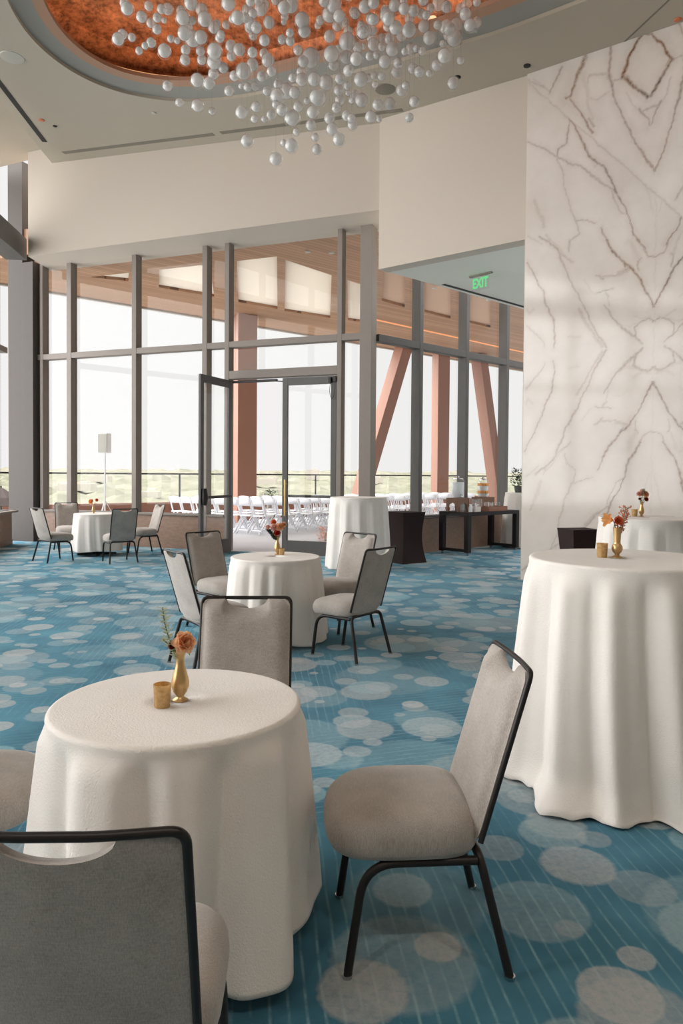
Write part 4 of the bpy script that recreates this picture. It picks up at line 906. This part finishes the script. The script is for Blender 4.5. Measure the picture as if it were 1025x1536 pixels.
# ------------------------------------------------------------------ banquet chairs
def make_chair():
    r = thing('banquet_chair', (0, 0, 0), 'chair', 'chair', 0, 'grey banquet chairs')
    # seat pad
    a, b = .232, .238; prof = [(.30, .352), (.86, .352), (.95, .358), (.985, .375), (1.0, .405), (.995, .43), (.965, .452), (.90, .468), (.78, .479), (.55, .487), (.28, .490), (.01, .491)]
    NP = 64; vs = []
    for s, z in prof:
        for i in range(NP):
            f = 2 * PI * i / NP; c, n_ = math.cos(f), math.sin(f); e = 2 / (4.2 if n_ < 0 else 3.0)
            x = a * math.copysign(abs(c) ** e, c) * s; y = b * math.copysign(abs(n_) ** e, n_) * s
            zz = z - .014 * max(0, y / b) ** 2 * (z > .40) - .012 * max(0, y / b) ** 2
            wr = (.006 * math.sin(f * 31 + 2 * math.sin(f * 3)) + .004 * math.sin(f * 57)) * (.37 < z < .44)
            vs.append((x * (1 + wr), y * (1 + wr) + .012, zz))
    m = len(prof); mb = MB()
    mb.add(vs, [(j * NP + i, j * NP + (i + 1) % NP, (j + 1) * NP + (i + 1) % NP, (j + 1) * NP + i) for j in range(m - 1) for i in range(NP)] + [tuple(range(NP - 1, -1, -1)), tuple(range((m - 1) * NP, m * NP))])
    mb.build('seat', 'fabric', r, smooth=60)
    # backrest panel
    HW, Z0, Z1 = .207, .385, .905; yb = lambda z: -.212 - (z - .385) * .29
    NU, NV = 45, 26
    def rim(u, v):
        zt = Z1 - (.046 * math.sqrt(max(0, 1 - (u / .54) ** 2)) if abs(u) < .54 else 0)
        z = Z0 + v * (zt - Z0)
        hw = HW
        if v < .1: hw -= .055 * (1 - math.sqrt(max(0, 1 - (1 - v / .1) ** 2)))
        if v > .94: hw -= .022 * (1 - math.sqrt(max(0, 1 - ((v - .94) / .06) ** 2)))
        return u * hw, z
    def front(i, j):
        u, v = 2 * i - 1, j; x, z = rim(u, v); th = .05 * (1 - abs(u) ** 8) * min(1, .35 + v * 8, .35 + (1 - v) * 8); return (x, yb(z) - .016 * (1 - u * u) + max(.014, th), z)
    def back(i, j):
        u, v = 1 - 2 * i, j; x, z = rim(u, v); return (x, yb(z) - .016 * (1 - u * u) - .004 * (1 - abs(u) ** 6), z)
    mb = MB(); mb.grid(front, NU, NV); nb = len(mb.v); mb.grid(back, NU, NV)
    F = lambda i, j: j * NU + i; K = lambda i, j: nb + j * NU + (NU - 1 - i)
    for i in range(NU - 1): mb.f.append((F(i, NV - 1), F(i + 1, NV - 1), K(i + 1, NV - 1), K(i, NV - 1))); mb.f.append((F(i + 1, 0), F(i, 0), K(i, 0), K(i + 1, 0))); mb.mi += [0, 0]
    for j in range(NV - 1): mb.f.append((F(0, j), F(0, j + 1), K(0, j + 1), K(0, j))); mb.f.append((F(NU - 1, j + 1), F(NU - 1, j), K(NU - 1, j), K(NU - 1, j + 1))); mb.mi += [0, 0]
    mb.build('backrest', 'fabric', r, smooth=55)
    # tube around the back
    P = [(-HW - .002, .40), (-HW - .003, .66), (-HW - .003, Z1 + .006), (-.07, Z1 + .003), (.07, Z1 + .003), (HW + .003, Z1 + .006), (HW + .003, .66), (HW + .002, .40)]
    P3 = fillet([(x, yb(z) - .016 * (1 - min(1, abs(x) / HW) ** 2) + .003, z) for x, z in P], .03, 7)
    mb = MB(); mb.tube(P3, .0088, 10); mb.build('back_frame', 'black_metal', r, smooth=50)
    for s in (-1, 1):
        mb = MB(); mb.tube(fillet([(s * .20, -.205, .342), (s * .205, .135, .342), (s * .205, .185, .0)], .10, 9), .0135, 12); lg = mb.build('leg', 'black_metal', r, smooth=50)
        mb = MB(); mb.lathe([(.015, 0), (.016, .012)], 12, c=(s * .205, .185, 0)); mb.build('glide', 'chrome', lg)
        mb = MB(); mb.tube(fillet([(s * .10, -.208, .358), (s * .198, -.212, .358), (s * .236, -.30, .0)], .07, 9), .0135, 12); lg = mb.build('leg', 'black_metal', r, smooth=50)
        mb = MB(); mb.lathe([(.015, 0), (.016, .012)], 12, c=(s * .236, -.30, 0)); mb.build('glide', 'chrome', lg)
    mb = MB(); mb.tube([(-.105, -.208, .358), (.105, -.208, .358)], .0135, 12); mb.tube([(-.2, .08, .342), (.2, .08, .342)], .011, 10); mb.build('seat_rail', 'black_metal', r, smooth=50)
    return r
CH = [((.2, 2.33), -93.5, 'grey upholstered banquet chair standing right of the foreground table, turned sideways'),
      ((-.475, 1.53), -2, 'grey banquet chair nearest the camera at bottom left, its back turned to us'),
      ((-1.27, 2.45), 90, 'grey banquet chair at the left edge of the photo, only its seat showing'),
      ((-.435, 3.06), 178, 'grey banquet chair behind the foreground table, facing us'),
      ((.04, 6.01), -52, 'grey banquet chair right of the middle table, nearest, its back to us'),
      ((-.05, 6.97), -138, 'grey banquet chair right of the middle table, behind the nearer one'),
      ((-.98, 5.66), 55, 'grey banquet chair left of the middle table, nearest, its back to us'),
      ((-1.13, 7.01), 132, 'grey banquet chair left of the middle table, farther one, facing us'),
      ((-4.83, 12.19), 38.5, 'grey banquet chair front left of the far table by the windows'),
      ((-3.76, 12.12), -35, 'grey banquet chair in front of the far table, its back to us'),
      ((-5.2, 13.75), 150, 'grey banquet chair in the corner behind the far table'),
      ((-3.7, 13.35), -128, 'grey banquet chair right of the far table by the window sill')]
ch0 = make_chair(); chairs = []
for i, ((x, y), h, lb) in enumerate(CH):
    o = ch0 if i == 0 else copy_tree(ch0); o.location = (x, y, 0); o.rotation_euler.z = -rad(h); o['label'] = lb

# ------------------------------------------------------------------ vases, votives, flowers
def vase_a(loc, h, label, k=1):
    s = h / .16; pr = [(.024, 0), (.025, .004), (.013, .012), (.012, .016), (.022, .030), (.0285, .048), (.0285, .062), (.022, .088), (.0145, .115), (.0125, .132), (.015, .148), (.0205, .158), (.0205, .160), (.0185, .158), (.013, .148), (.010, .13), (.010, .04)]
    mb = MB(); mb.lathe([(r * s, z * s) for r, z in pr], 28); return tag(mb.build('bud_vase', 'gold_matte', smooth=60, loc=loc), label, 'vase', 'gold bud vases')
def vase_b(loc, h, label):
    s = h / .155; pr = [(.026, 0), (.026, .005), (.012, .012), (.012, .02), (.022, .030), (.028, .045), (.026, .060), (.019, .070), (.0165, .074), (.0165, .08), (.019, .125), (.0215, .155), (.0195, .155), (.017, .125), (.0145, .08), (.012, .05)]
    mb = MB(); mb.lathe([(r * s, z * s) for r, z in pr], 28); return tag(mb.build('bud_vase', 'gold_matte', smooth=60, loc=loc), label, 'vase', 'gold bud vases')
def votive(loc, label, r=.028, h=.073):
    pr = [(r * .84, 0), (r * .88, .004), (r, h), (r * .94, h), (r * .84, .012)]
    o = thing('votive_holder', loc, label, 'candle holder', 0, 'gold votives')
    mb = MB(); mb.lathe(pr, 28, capt=True); mb.build('cup', 'mercury_gold', o, smooth=50)
    mb = MB(); mb.lathe([(r * .70, .0125), (r * .70, .034), (.003, .034), (.001, .044)], 16); mb.build('candle', 'white_plastic', o, smooth=40)
    return o
def basis(d):
    d = Vector(d).normalized(); x = d.cross(Vector((.2, .9, .1))).normalized(); return Matrix((x, d.cross(x), d)).transposed()
def petal(mb, B3, c, ang, tilt, ln, wd, cup, mi=0, curl=0):
    ca, sa = math.cos(ang), math.sin(ang)
    def fn(u, v):
        x = (u - .5) * wd * math.sin(PI * (.12 + .80 * v) ** .8) * 1.15; t = v * ln
        el = tilt + curl * v * v
        rr = t * math.cos(el); z = t * math.sin(el) + cup * (abs(u - .5) * 2) ** 2 * wd * .6
        return B3 @ Vector((ca * rr - sa * x, sa * rr + ca * x, z)) + c
    mb.grid(fn, 5, 5, mi)
def flower(name, loc, base, d, size, mat, label, cat, kind='rose', seed=1, leaf=True, group=None):
    g = random.Random(seed); o = thing(name, loc, label, cat, 0, group)
    head = Vector(base); mid = head * .5 + Vector((0, 0, .01))
    mb = MB(); mb.tube([(0, 0, 0), tuple(mid), tuple(head)], .0022, 6); mb.build('stem', 'stem_green', o, smooth=60)
    B3 = basis(d); mb = MB(); c = head
    if kind == 'rose':
        for ring_, (n, tl, ln, cu) in enumerate(((3, 1.45, .7, .9), (4, 1.25, .85, .8), (5, 1.0, .95, .6), (6, .7, 1.05, .35), (6, .35, 1.1, .15))):
            for k in range(n): petal(mb, B3, c, 2 * PI * k / n + ring_ * .7 + g.uniform(-.15, .15), tl + g.uniform(-.1, .1), size * ln, size * 1.05, cu, 0, -.35)
    elif kind == 'mum':
        for ring_, (n, tl, ln) in enumerate(((8, 1.3, .5), (12, 1.0, .8), (16, .6, .95), (18, .2, 1.0), (16, -.15, .95))):
            for k in range(n): petal(mb, B3, c, 2 * PI * k / n + ring_ * .3 + g.uniform(-.1, .1), tl + g.uniform(-.1, .1), size * ln, size * .3, .4, 0, .3)
    elif kind == 'lily':
        for k in range(5): petal(mb, B3, c, 2 * PI * k / 5, 1.1 + g.uniform(-.1, .1), size * 1.5, size * .95, .6, 0, -.3)
    mb.build('blossom', mat, o, smooth=180)
    if leaf:
        mb = MB(); petal(mb, Matrix.Identity(3), Vector((0, 0, mid.z)), g.uniform(-1, 1), .5, size * .9, size * .45, .3, 0, -.8); petal(mb, Matrix.Identity(3), Vector((0, 0, head.z * .75)), g.uniform(2, 4), .4, size * .8, size * .4, .3, 0, -.8); mb.build('leaf', 'leaf_green', o, smooth=180)
    return o
def sprig(name, loc, tip, label, cat, mat, n, ls, seed=1, berry=False, group=None, spread=.02):
    g = random.Random(seed); o = thing(name, loc, label, cat, 0, group); tip = Vector(tip); mb = MB()
    pts = [tip * t + Vector((.012 * math.sin(t * 4 + seed), .01 * math.cos(t * 3), 0)) * t for t in [i / 8 for i in range(9)]]
    mb.tube(pts, .0016, 5); mb2 = MB()
    for k in range(n):
        t = .25 + .75 * k / n; q = pts[0].lerp(pts[-1], t) if False else pts[min(8, int(t * 8))].lerp(pts[min(8, int(t * 8) + 1)], t * 8 - int(t * 8))
        a = k * 2.4 + g.uniform(-.3, .3)
        if berry:
            d = Vector((math.cos(a), math.sin(a), g.uniform(.1, .9))).normalized() * g.uniform(.3, 1) * spread; mb.tube([tuple(q), tuple(q + d)], .0009, 4); mb2.ball(tuple(q + d), ls * g.uniform(.7, 1.2), 7, 5)
        else: petal(mb2, Matrix.Identity(3), q, a, .35, ls * g.uniform(.7, 1.1), ls * .75, .1)
    mb.build('stem', 'stem_green', o); mb2.build('berries' if berry else 'leaf', mat, o, smooth=180); return o
# foreground table
zt = .7585
vase_a((-.522, 2.335, zt), .162, 'gold bud vase on the foreground table, holding the large peach rose')
votive((-.565, 2.272, zt), 'gold mercury glass votive on the foreground table')
V = (-.522, 2.335, zt + .105)
flower('rose', V, (.012, -.006, .085), (.35, -.75, .45), .037, 'petal_peach', 'large peach rose in the vase on the foreground table', 'flower', 'rose', 2)
flower('chrysanthemum', V, (-.022, -.010, .078), (-.4, -.8, .3), .016, 'petal_maroon', 'small dark red flower left of the peach rose on the foreground table', 'flower', 'mum', 4, False)
sprig('eucalyptus_sprig', V, (-.066, .01, .20), 'tall pale eucalyptus sprig in the foreground vase', 'greenery', 'eucalyptus', 34, .024, 3)
sprig('eucalyptus_sprig', V, (-.045, -.01, .10), 'short pale eucalyptus sprig low beside the peach rose', 'greenery', 'eucalyptus', 20, .024, 6)
# tall table at the right
zt = 1.0915
vase_b((1.395, 3.63, zt), .152, 'gold goblet-shaped bud vase on the tall table at the right')
votive((1.322, 3.635, zt), 'gold mercury glass votive on the tall table at the right', .0275, .072)
V = (1.395, 3.63, zt + .09)
flower('chrysanthemum', V, (-.004, -.02, .095), (-.1, -.9, .35), .027, 'petal_orange', 'orange red chrysanthemum in the vase on the right tall table', 'flower', 'mum', 5)
flower('lily', V, (-.022, -.005, .098), (-.95, -.25, .15), .036, 'petal_apricot', 'pale orange open flower pointing left on the right tall table', 'flower', 'lily', 9, False)
sprig('berry_sprig', V, (.030, .0, .165), 'rust red berry sprig rising above the vase on the right tall table', 'greenery', 'berry', 70, .0042, 5, True, None, .032)
sprig('berry_sprig', V, (.058, .004, .125), 'smaller rust berry sprig leaning right on the right tall table', 'greenery', 'berry', 30, .004, 8, True, None, .02)
# middle table
zt = .7585
vase_a((-.588, 6.63, zt), .165, 'gold bud vase with a mixed peach bouquet on the middle table')
votive((-.548, 6.61, zt), 'gold votive on the middle table', .028, .06)
V = (-.588, 6.63, zt + .10)
for i, (b, mt, sz_, kd, lb) in enumerate([((.02, -.02, .155), 'petal_peach', .038, 'rose', 'peach rose at the right of the bouquet on the middle table'), ((-.03, -.01, .150), 'petal_pink', .036, 'rose', 'pink rose at the left of the bouquet on the middle table'),
        ((-.035, .01, .195), 'petal_orange', .032, 'mum', 'orange bloom at the top of the bouquet on the middle table'), ((.0, -.035, .10), 'petal_red', .036, 'mum', 'red orange bloom low in the bouquet on the middle table'), ((.055, .0, .175), 'petal_peach', .026, 'rose', 'small peach bloom at the right edge of the middle bouquet'), ((-.085, 0, .15), 'petal_pink', .024, 'rose', 'small pink bloom at the far left of the middle bouquet')]):
    flower('rose' if kd == 'rose' else 'chrysanthemum', V, b, (b[0] * 6, -.8, .4), sz_, mt, lb, 'flower', kd, 20 + i, False)
sprig('leaf_sprig', V, (-.075, -.02, .13), 'dark green leaves at lower left of the bouquet on the middle table', 'greenery', 'leaf_dark', 34, .042, 7)
sprig('eucalyptus_sprig', V, (.05, .0, .20), 'pale green sprig at the right of the bouquet on the middle table', 'greenery', 'eucalyptus', 18, .03, 2)
# tall table by the marble
zt = 1.0915
vase_a((3.11, 7.45, zt), .15, 'gold bud vase on the tall table by the marble wall')
votive((3.03, 7.43, zt), 'gold votive on the tall table by the marble wall', .03, .075)
V = (3.11, 7.45, zt + .09)
for i, (b, mt, sz_, kd, lb) in enumerate([((-.03, -.01, .14), 'petal_pink', .030, 'rose', 'pink bloom at the left on the table by the marble wall'), ((.035, 0, .135), 'petal_peach', .034, 'rose', 'peach bloom at the right on the table by the marble wall'), ((.005, 0, .165), 'petal_pink', .03, 'rose', 'topmost pink bloom on the table by the marble wall'), ((.035, -.02, .085), 'petal_maroon', .028, 'mum', 'dark red bloom low on the table by the marble wall'), ((-.03, -.02, .09), 'petal_maroon', .016, 'mum', 'small dark red bud on the table by the marble wall')]):
    flower('rose' if kd == 'rose' else 'chrysanthemum', V, b, (b[0] * 6, -.8, .4), sz_, mt, lb, 'flower', kd, 40 + i, False)
sprig('eucalyptus_sprig', V, (-.012, -.04, .20), 'grey green sprig rising from the vase by the marble wall', 'greenery', 'eucalyptus', 22, .026, 4)
# far table
vase_a((-4.55, 13.2, .7585), .17, 'gold bud vase on the far table by the windows')
V = (-4.55, 13.2, .7585 + .12)
flower('rose', V, (-.03, -.02, .09), (-.4, -.8, .4), .05, 'petal_apricot', 'orange bloom at the left on the far table', 'flower', 'rose', 61, False)
flower('rose', V, (.06, -.01, .12), (.5, -.7, .4), .03, 'petal_orange', 'small orange bloom at the right on the far table', 'flower', 'rose', 62, False)

# ------------------------------------------------------------------ brown covered stands, drinks table
def cover(loc, w, h, rz, label):
    mb = MB(); NZ = 22; n = 9
    def ringp(t):
        k = 1 - .17 * math.sin(PI * min(1, t * 1.0)) ** 1.0; f = 1.0 if t > 0 else 1
        hw = w / 2 * (k + .08 * (1 - t) ** 3); pts = []
        for side in range(4):
            for i in range(n):
                u = -1 + 2 * i / n; sag = (1 - .10 * (1 - u * u) * math.sin(PI * t)); x, y = u * hw, -hw * sag
                a = side * PI / 2; pts.append((x * math.cos(a) - y * math.sin(a), x * math.sin(a) + y * math.cos(a)))
        return pts
    vs = []; N = 4 * n
    for j in range(NZ + 1): t = j / NZ; vs += [(x, y, .003 + t * (h - .003)) for x, y in ringp(t)]
    fs = [(j * N + i, j * N + (i + 1) % N, (j + 1) * N + (i + 1) % N, (j + 1) * N + i) for j in range(NZ) for i in range(N)] + [tuple(range(N - 1, -1, -1)), tuple(range(NZ * N, (NZ + 1) * N))]
    mb.add(vs, fs); tag(mb.build('covered_stand', 'spandex', smooth=50, loc=loc, rz=rz), label, 'covered stand', 'brown stretch covered stands')
cover((1.10, 12.42, 0), .50, .87, rad(35), 'square stand in dark brown stretch cover right of the tall table by the doors')
cover((2.80, 8.45, 0), .37, .885, rad(12), 'square stand in a dark brown stretch cover in front of the marble wall')
dt = thing('drinks_table', (2.37, 13.41, 0), 'dark brown block-legged drinks table under the right windows', 'table', rad(90 - 46.8))
TL, TW, TH = 1.70, .70, .81
mb = MB(); mb.box((TL / 2, TW / 2, TH - .035), (TL, TW, .07)); mb.build('tabletop', 'dark_wood', dt, bevel=.004)
for a in (0, 1):
    for b in (0, 1):
        x, y = (.05 if a == 0 else TL - .05), (.05 if b == 0 else TW - .05)
        mb = MB(); mb.box((x, y, (.05 + TH - .07) / 2), (.10, .10, TH - .12)); lg = mb.build('leg', 'dark_wood', dt, bevel=.004)
        mb = MB(); mb.lathe([(.02, 0), (.026, .02), (.026, .045), (.015, .052)], 12, c=(x, y, 0)); mb.build('caster', 'chrome', lg, smooth=50)
for x in (.05, TL - .05):
    mb = MB(); mb.box((x, TW / 2, .085), (.07, TW - .2, .05)); mb.build('rail', 'dark_wood', dt)
du = Vector((math.cos(rad(43.2)), math.sin(rad(43.2)))); dv = Vector((-du.y, du.x))
def on(u, v, z=TH): q = Vector((2.37, 13.41)) + du * u + dv * v; return (q.x, q.y, z + .001)
def riser(loc, w, d, h, label):
    o = thing('riser', loc, label, 'riser', rad(43))
    mb = MB(); mb.box((0, 0, h - .015), (w, d, .03)); mb.build('top', 'riser_wood', o, bevel=.003)
    for s in (-1, 1):
        mb = MB(); mb.prism([(-d / 2, 0), (-d / 2 + .05, 0), (-d / 2 + .07, h * .5), (0, h * .68), (d / 2 - .07, h * .5), (d / 2 - .05, 0), (d / 2, 0), (d / 2, h - .03), (-d / 2, h - .03)], -.01, .01)
        mb.v = [(s * (w / 2 - .012) + z, x, y) for x, y, z in mb.v]; mb.build('leg', 'riser_wood', o)
    for s in (-1, 1):
        mb = MB(); mb.prism([(-w / 2 + .025, 0), (-w / 2 + .06, 0), (-w / 2 + .08, h * .5), (0, h * .68), (w / 2 - .08, h * .5), (w / 2 - .06, 0), (w / 2 - .025, 0), (w / 2 - .025, h - .03), (-w / 2 + .025, h - .03)], -.01, .01)
        mb.v = [(x, s * (d / 2 - .012) + z, y) for x, y, z in mb.v]; mb.build('apron', 'riser_wood', o)
    return h
def dispenser(loc, r, h, label, orange):
    o = thing('drink_dispenser', loc, label, 'drink dispenser', rad(20))
    mb = MB(); mb.lathe([(r * .92, 0), (r, .02), (r, h - .03), (r * .8, h)], 28, capt=False); mb.build('jar', 'clear_glass', o, smooth=50)
    mb = MB(); mb.lathe([(r * .9, .012), (r * .95, .03), (r * .95, h * .84)], 24); mb.build('drink', 'ice', o, smooth=50)
    if orange:
        mb = MB()
        for z in (h * .30, h * .74):
            for k in range(9): a = 2 * PI * k / 9; mb.box((r * .93 * math.cos(a), r * .93 * math.sin(a), z), (.03, r * .62, h * .17), a)
        mb.build('orange_slices', 'orange_slice', o, bevel=.01)
    mb = MB(); mb.lathe([(r * .84, h), (r * .84, h + .02), (.03, h + .035), (.02, h + .06)], 22); mb.build('lid', 'chrome', o, smooth=40)
    mb = MB(); mb.tube([(0, -r, .06), (0, -r - .05, .06), (0, -r - .05, .02)], .012, 8); mb.build('spigot', 'chrome', o, smooth=50)
hr = riser(on(.22, .42), .34, .30, .26, 'brown wooden riser with arched sides under the water dispenser')
dispenser(on(.22, .42, TH + .26), .12, .36, 'glass dispenser of iced water on the left of the drinks table', False)
hr = riser(on(1.15, .50), .40, .28, .26, 'wooden riser under the orange slice dispenser, behind the glasses')
dispenser(on(1.15, .50, TH + .26), .105, .34, 'glass dispenser layered with orange slices on the drinks table', True)
tr = thing('serving_tray', on(1.02, .17), 'low brown wooden tray on the drinks table', 'tray', rad(43.2))
mb = MB(); mb.box((0, 0, .01), (.62, .26, .02)); mb.build('base', 'tray_wood', tr)
for c, d in (((0, -.125, .05), (.62, .015, .08)), ((0, .125, .05), (.62, .015, .08)), ((-.303, 0, .05), (.015, .25, .08)), ((.303, 0, .05), (.015, .25, .08))):
    mb = MB(); mb.box(c, d); mb.build('side', 'tray_wood', tr)
def glass_cup(loc, r, h, label, group):
    mb = MB(); mb.lathe([(r * .75, 0), (r, h), (r * .93, h), (r * .68, .01)], 16); return tag(mb.build('drinking_glass', 'clear_glass', smooth=50, loc=loc), label, 'glass', group)
for i in range(8):
    glass_cup(on(.80 + .075 * (i % 4) * 1.6, .14 + .1 * (i // 4), TH + .021), .035, .15, 'drinking glass standing in the wooden tray on the drinks table', 'glasses in the tray')
for i in range(5):
    glass_cup(on(.44 + .075 * (i % 3), .17 + .09 * (i // 3)), .036, .24, 'tall stacked glass left of the wooden tray on the drinks table', 'tall glasses on the drinks table')
glass_cup(on(.05, .18), .05, .14, 'squat clear tumbler at the left end of the drinks table', None)
mb = MB(); mb.lathe([(.04, 0), (.04, .09), (.025, .11), (.025, .14)], 16); tag(mb.build('shaker', 'white_plastic', smooth=40, loc=on(.24, .13)), 'small white lidded jar at the front left of the drinks table', 'jar')
mb = MB(); mb.box((0, 0, .05), (.17, .12, .10)); tag(mb.build('napkin_stack', 'paper_white', bevel=.005, loc=on(.36, .10), rz=rad(43)), 'small pale stack of napkins at the front of the drinks table', 'napkins')
pot_bush('potted_plant', (3.72, 15.10, 1.152), .50, .17, 'green leafy plant on the white table beside the marble wall', 'plant', 'bush_green', True, 12)

# ------------------------------------------------------------------ chandelier
cz = 8.05
chd = thing('chandelier', (0, 9, cz), 'cluster of hanging white glass bubbles below the copper ceiling recess', 'chandelier')
def bubble_mesh(seed, lump):
    g = random.Random(seed); bm = bmesh.new(); bmesh.ops.create_icosphere(bm, subdivisions=3, radius=1)
    d = Vector((g.uniform(-1, 1), g.uniform(-1, 1), g.uniform(-.5, .5))).normalized()
    for v in bm.verts:
        n_ = v.co.normalized(); v.co = n_ * (1 + lump * max(0, n_.dot(d)) ** 3); v.co.z *= 1.04
    n0 = len(bm.faces)
    bm2 = bmesh.ops.create_icosphere(bm, subdivisions=3, radius=.87, matrix=Matrix.Translation((0, 0, .10)))
    for f in bm.faces: f.smooth = True
    bm.faces.ensure_lookup_table()
    for f in bm.faces[n0:]: f.material_index = 1
    bmesh.ops.create_cone(bm, cap_ends=True, segments=8, radius1=.13, radius2=.11, depth=.22, matrix=Matrix.Translation((0, 0, 1.1)))
    me = bpy.data.meshes.new('bubble'); bm.to_mesh(me); bm.free(); me.materials.append(M['clear_glass']); me.materials.append(M['milk_glass']); return me
BM_ = [bubble_mesh(i, l) for i, l in enumerate((0, .08, .14, 0, .05))]
rest = bmesh.new(); g = random.Random(7); wires = MB()
for i, (x, y, z, r) in enumerate(BUBBLES):
    me = BM_[i % 5]; R = Euler((g.uniform(-.3, .3), g.uniform(-.3, .3), g.uniform(0, 6.28))).to_matrix().to_4x4()
    top = CE(x, y) + .95
    wires.bar((x, y - 9, z + r - cz), (x, y - 9, top - cz), .0014, .0014)
    if i < 100:
        o = bpy.data.objects.new('glass_bubble', me); COL.objects.link(o); o.parent = chd; o.matrix_local = Matrix.Translation((x, y - 9, z - cz)) @ R @ Matrix.Diagonal((r, r, r, 1))
    else:
        tmpb = bmesh.new(); tmpb.from_mesh(me); tmpb.transform(Matrix.Translation((x, y - 9, z - cz)) @ R @ Matrix.Diagonal((r, r, r, 1)))
        t_ = bpy.data.meshes.new('t'); tmpb.to_mesh(t_); tmpb.free(); rest.from_mesh(t_); bpy.data.meshes.remove(t_)
me = bpy.data.meshes.new('glass_bubbles'); rest.to_mesh(me); rest.free(); me.materials.append(M['clear_glass']); me.materials.append(M['milk_glass'])
o = bpy.data.objects.new('glass_bubbles', me); COL.objects.link(o); o.parent = chd; o['kind'] = 'stuff'
w_o = wires.build('wires', 'chrome', chd); w_o['kind'] = 'stuff'

# ------------------------------------------------------------------ sky and light
W = bpy.data.worlds.new('sky'); S.world = W; W.use_nodes = True; nt = W.node_tree; nt.nodes.clear()
class WT(NT):
    def __init__(s): s.t = nt
w = WT(); tc = w.n('TexCoord').outputs['Generated']; sp_ = w.n('SeparateXYZ'); w.set(sp_.inputs[0], tc)
hi = w.mrange(sp_.outputs[2], .40, .95, 0, 1, True); lf = w.mrange(sp_.outputs[0], -.45, -.95, 0, 1, True)
k = w.math('ADD', 1.0, w.math('ADD', w.math('MULTIPLY', hi, SKY_TOP), w.math('MULTIPLY', lf, SKY_LEFT)))
bg = w.n('Background'); bg.inputs[0].default_value = (.895, .882, .88, 1); w.set(bg.inputs[1], k)
ow = w.n('OutputWorld'); nt.links.new(bg.outputs[0], ow.inputs[0])

# added warm spots, unseen behind the viewpoint, to brighten the foreground
for x, y in ((-2.2, -1.6), (.4, -2.0), (3.0, -1.6)):
    ld = bpy.data.lights.new('downlight', 'SPOT'); ld.energy = 210; ld.color = (1, .88, .76); ld.spot_size = rad(120); ld.spot_blend = .7; ld.shadow_soft_size = .12
    lo_ = bpy.data.objects.new('downlight', ld); COL.objects.link(lo_); lo_.location = (x, y, CE(x, y) - .05)

S.view_settings.view_transform = 'Standard'; S.view_settings.look = 'None'; S.view_settings.gamma = 1; S.view_settings.use_curve_mapping = False
S.view_settings.exposure = EXPOSURE
S.cycles.max_bounces = 10; S.cycles.diffuse_bounces = 5; S.cycles.glossy_bounces = 4; S.cycles.transparent_max_bounces = 24; S.cycles.transmission_bounces = 6
S.cycles.sample_clamp_indirect = 8; S.cycles.caustics_reflective = False; S.cycles.caustics_refractive = False
S.cycles.use_denoising = True
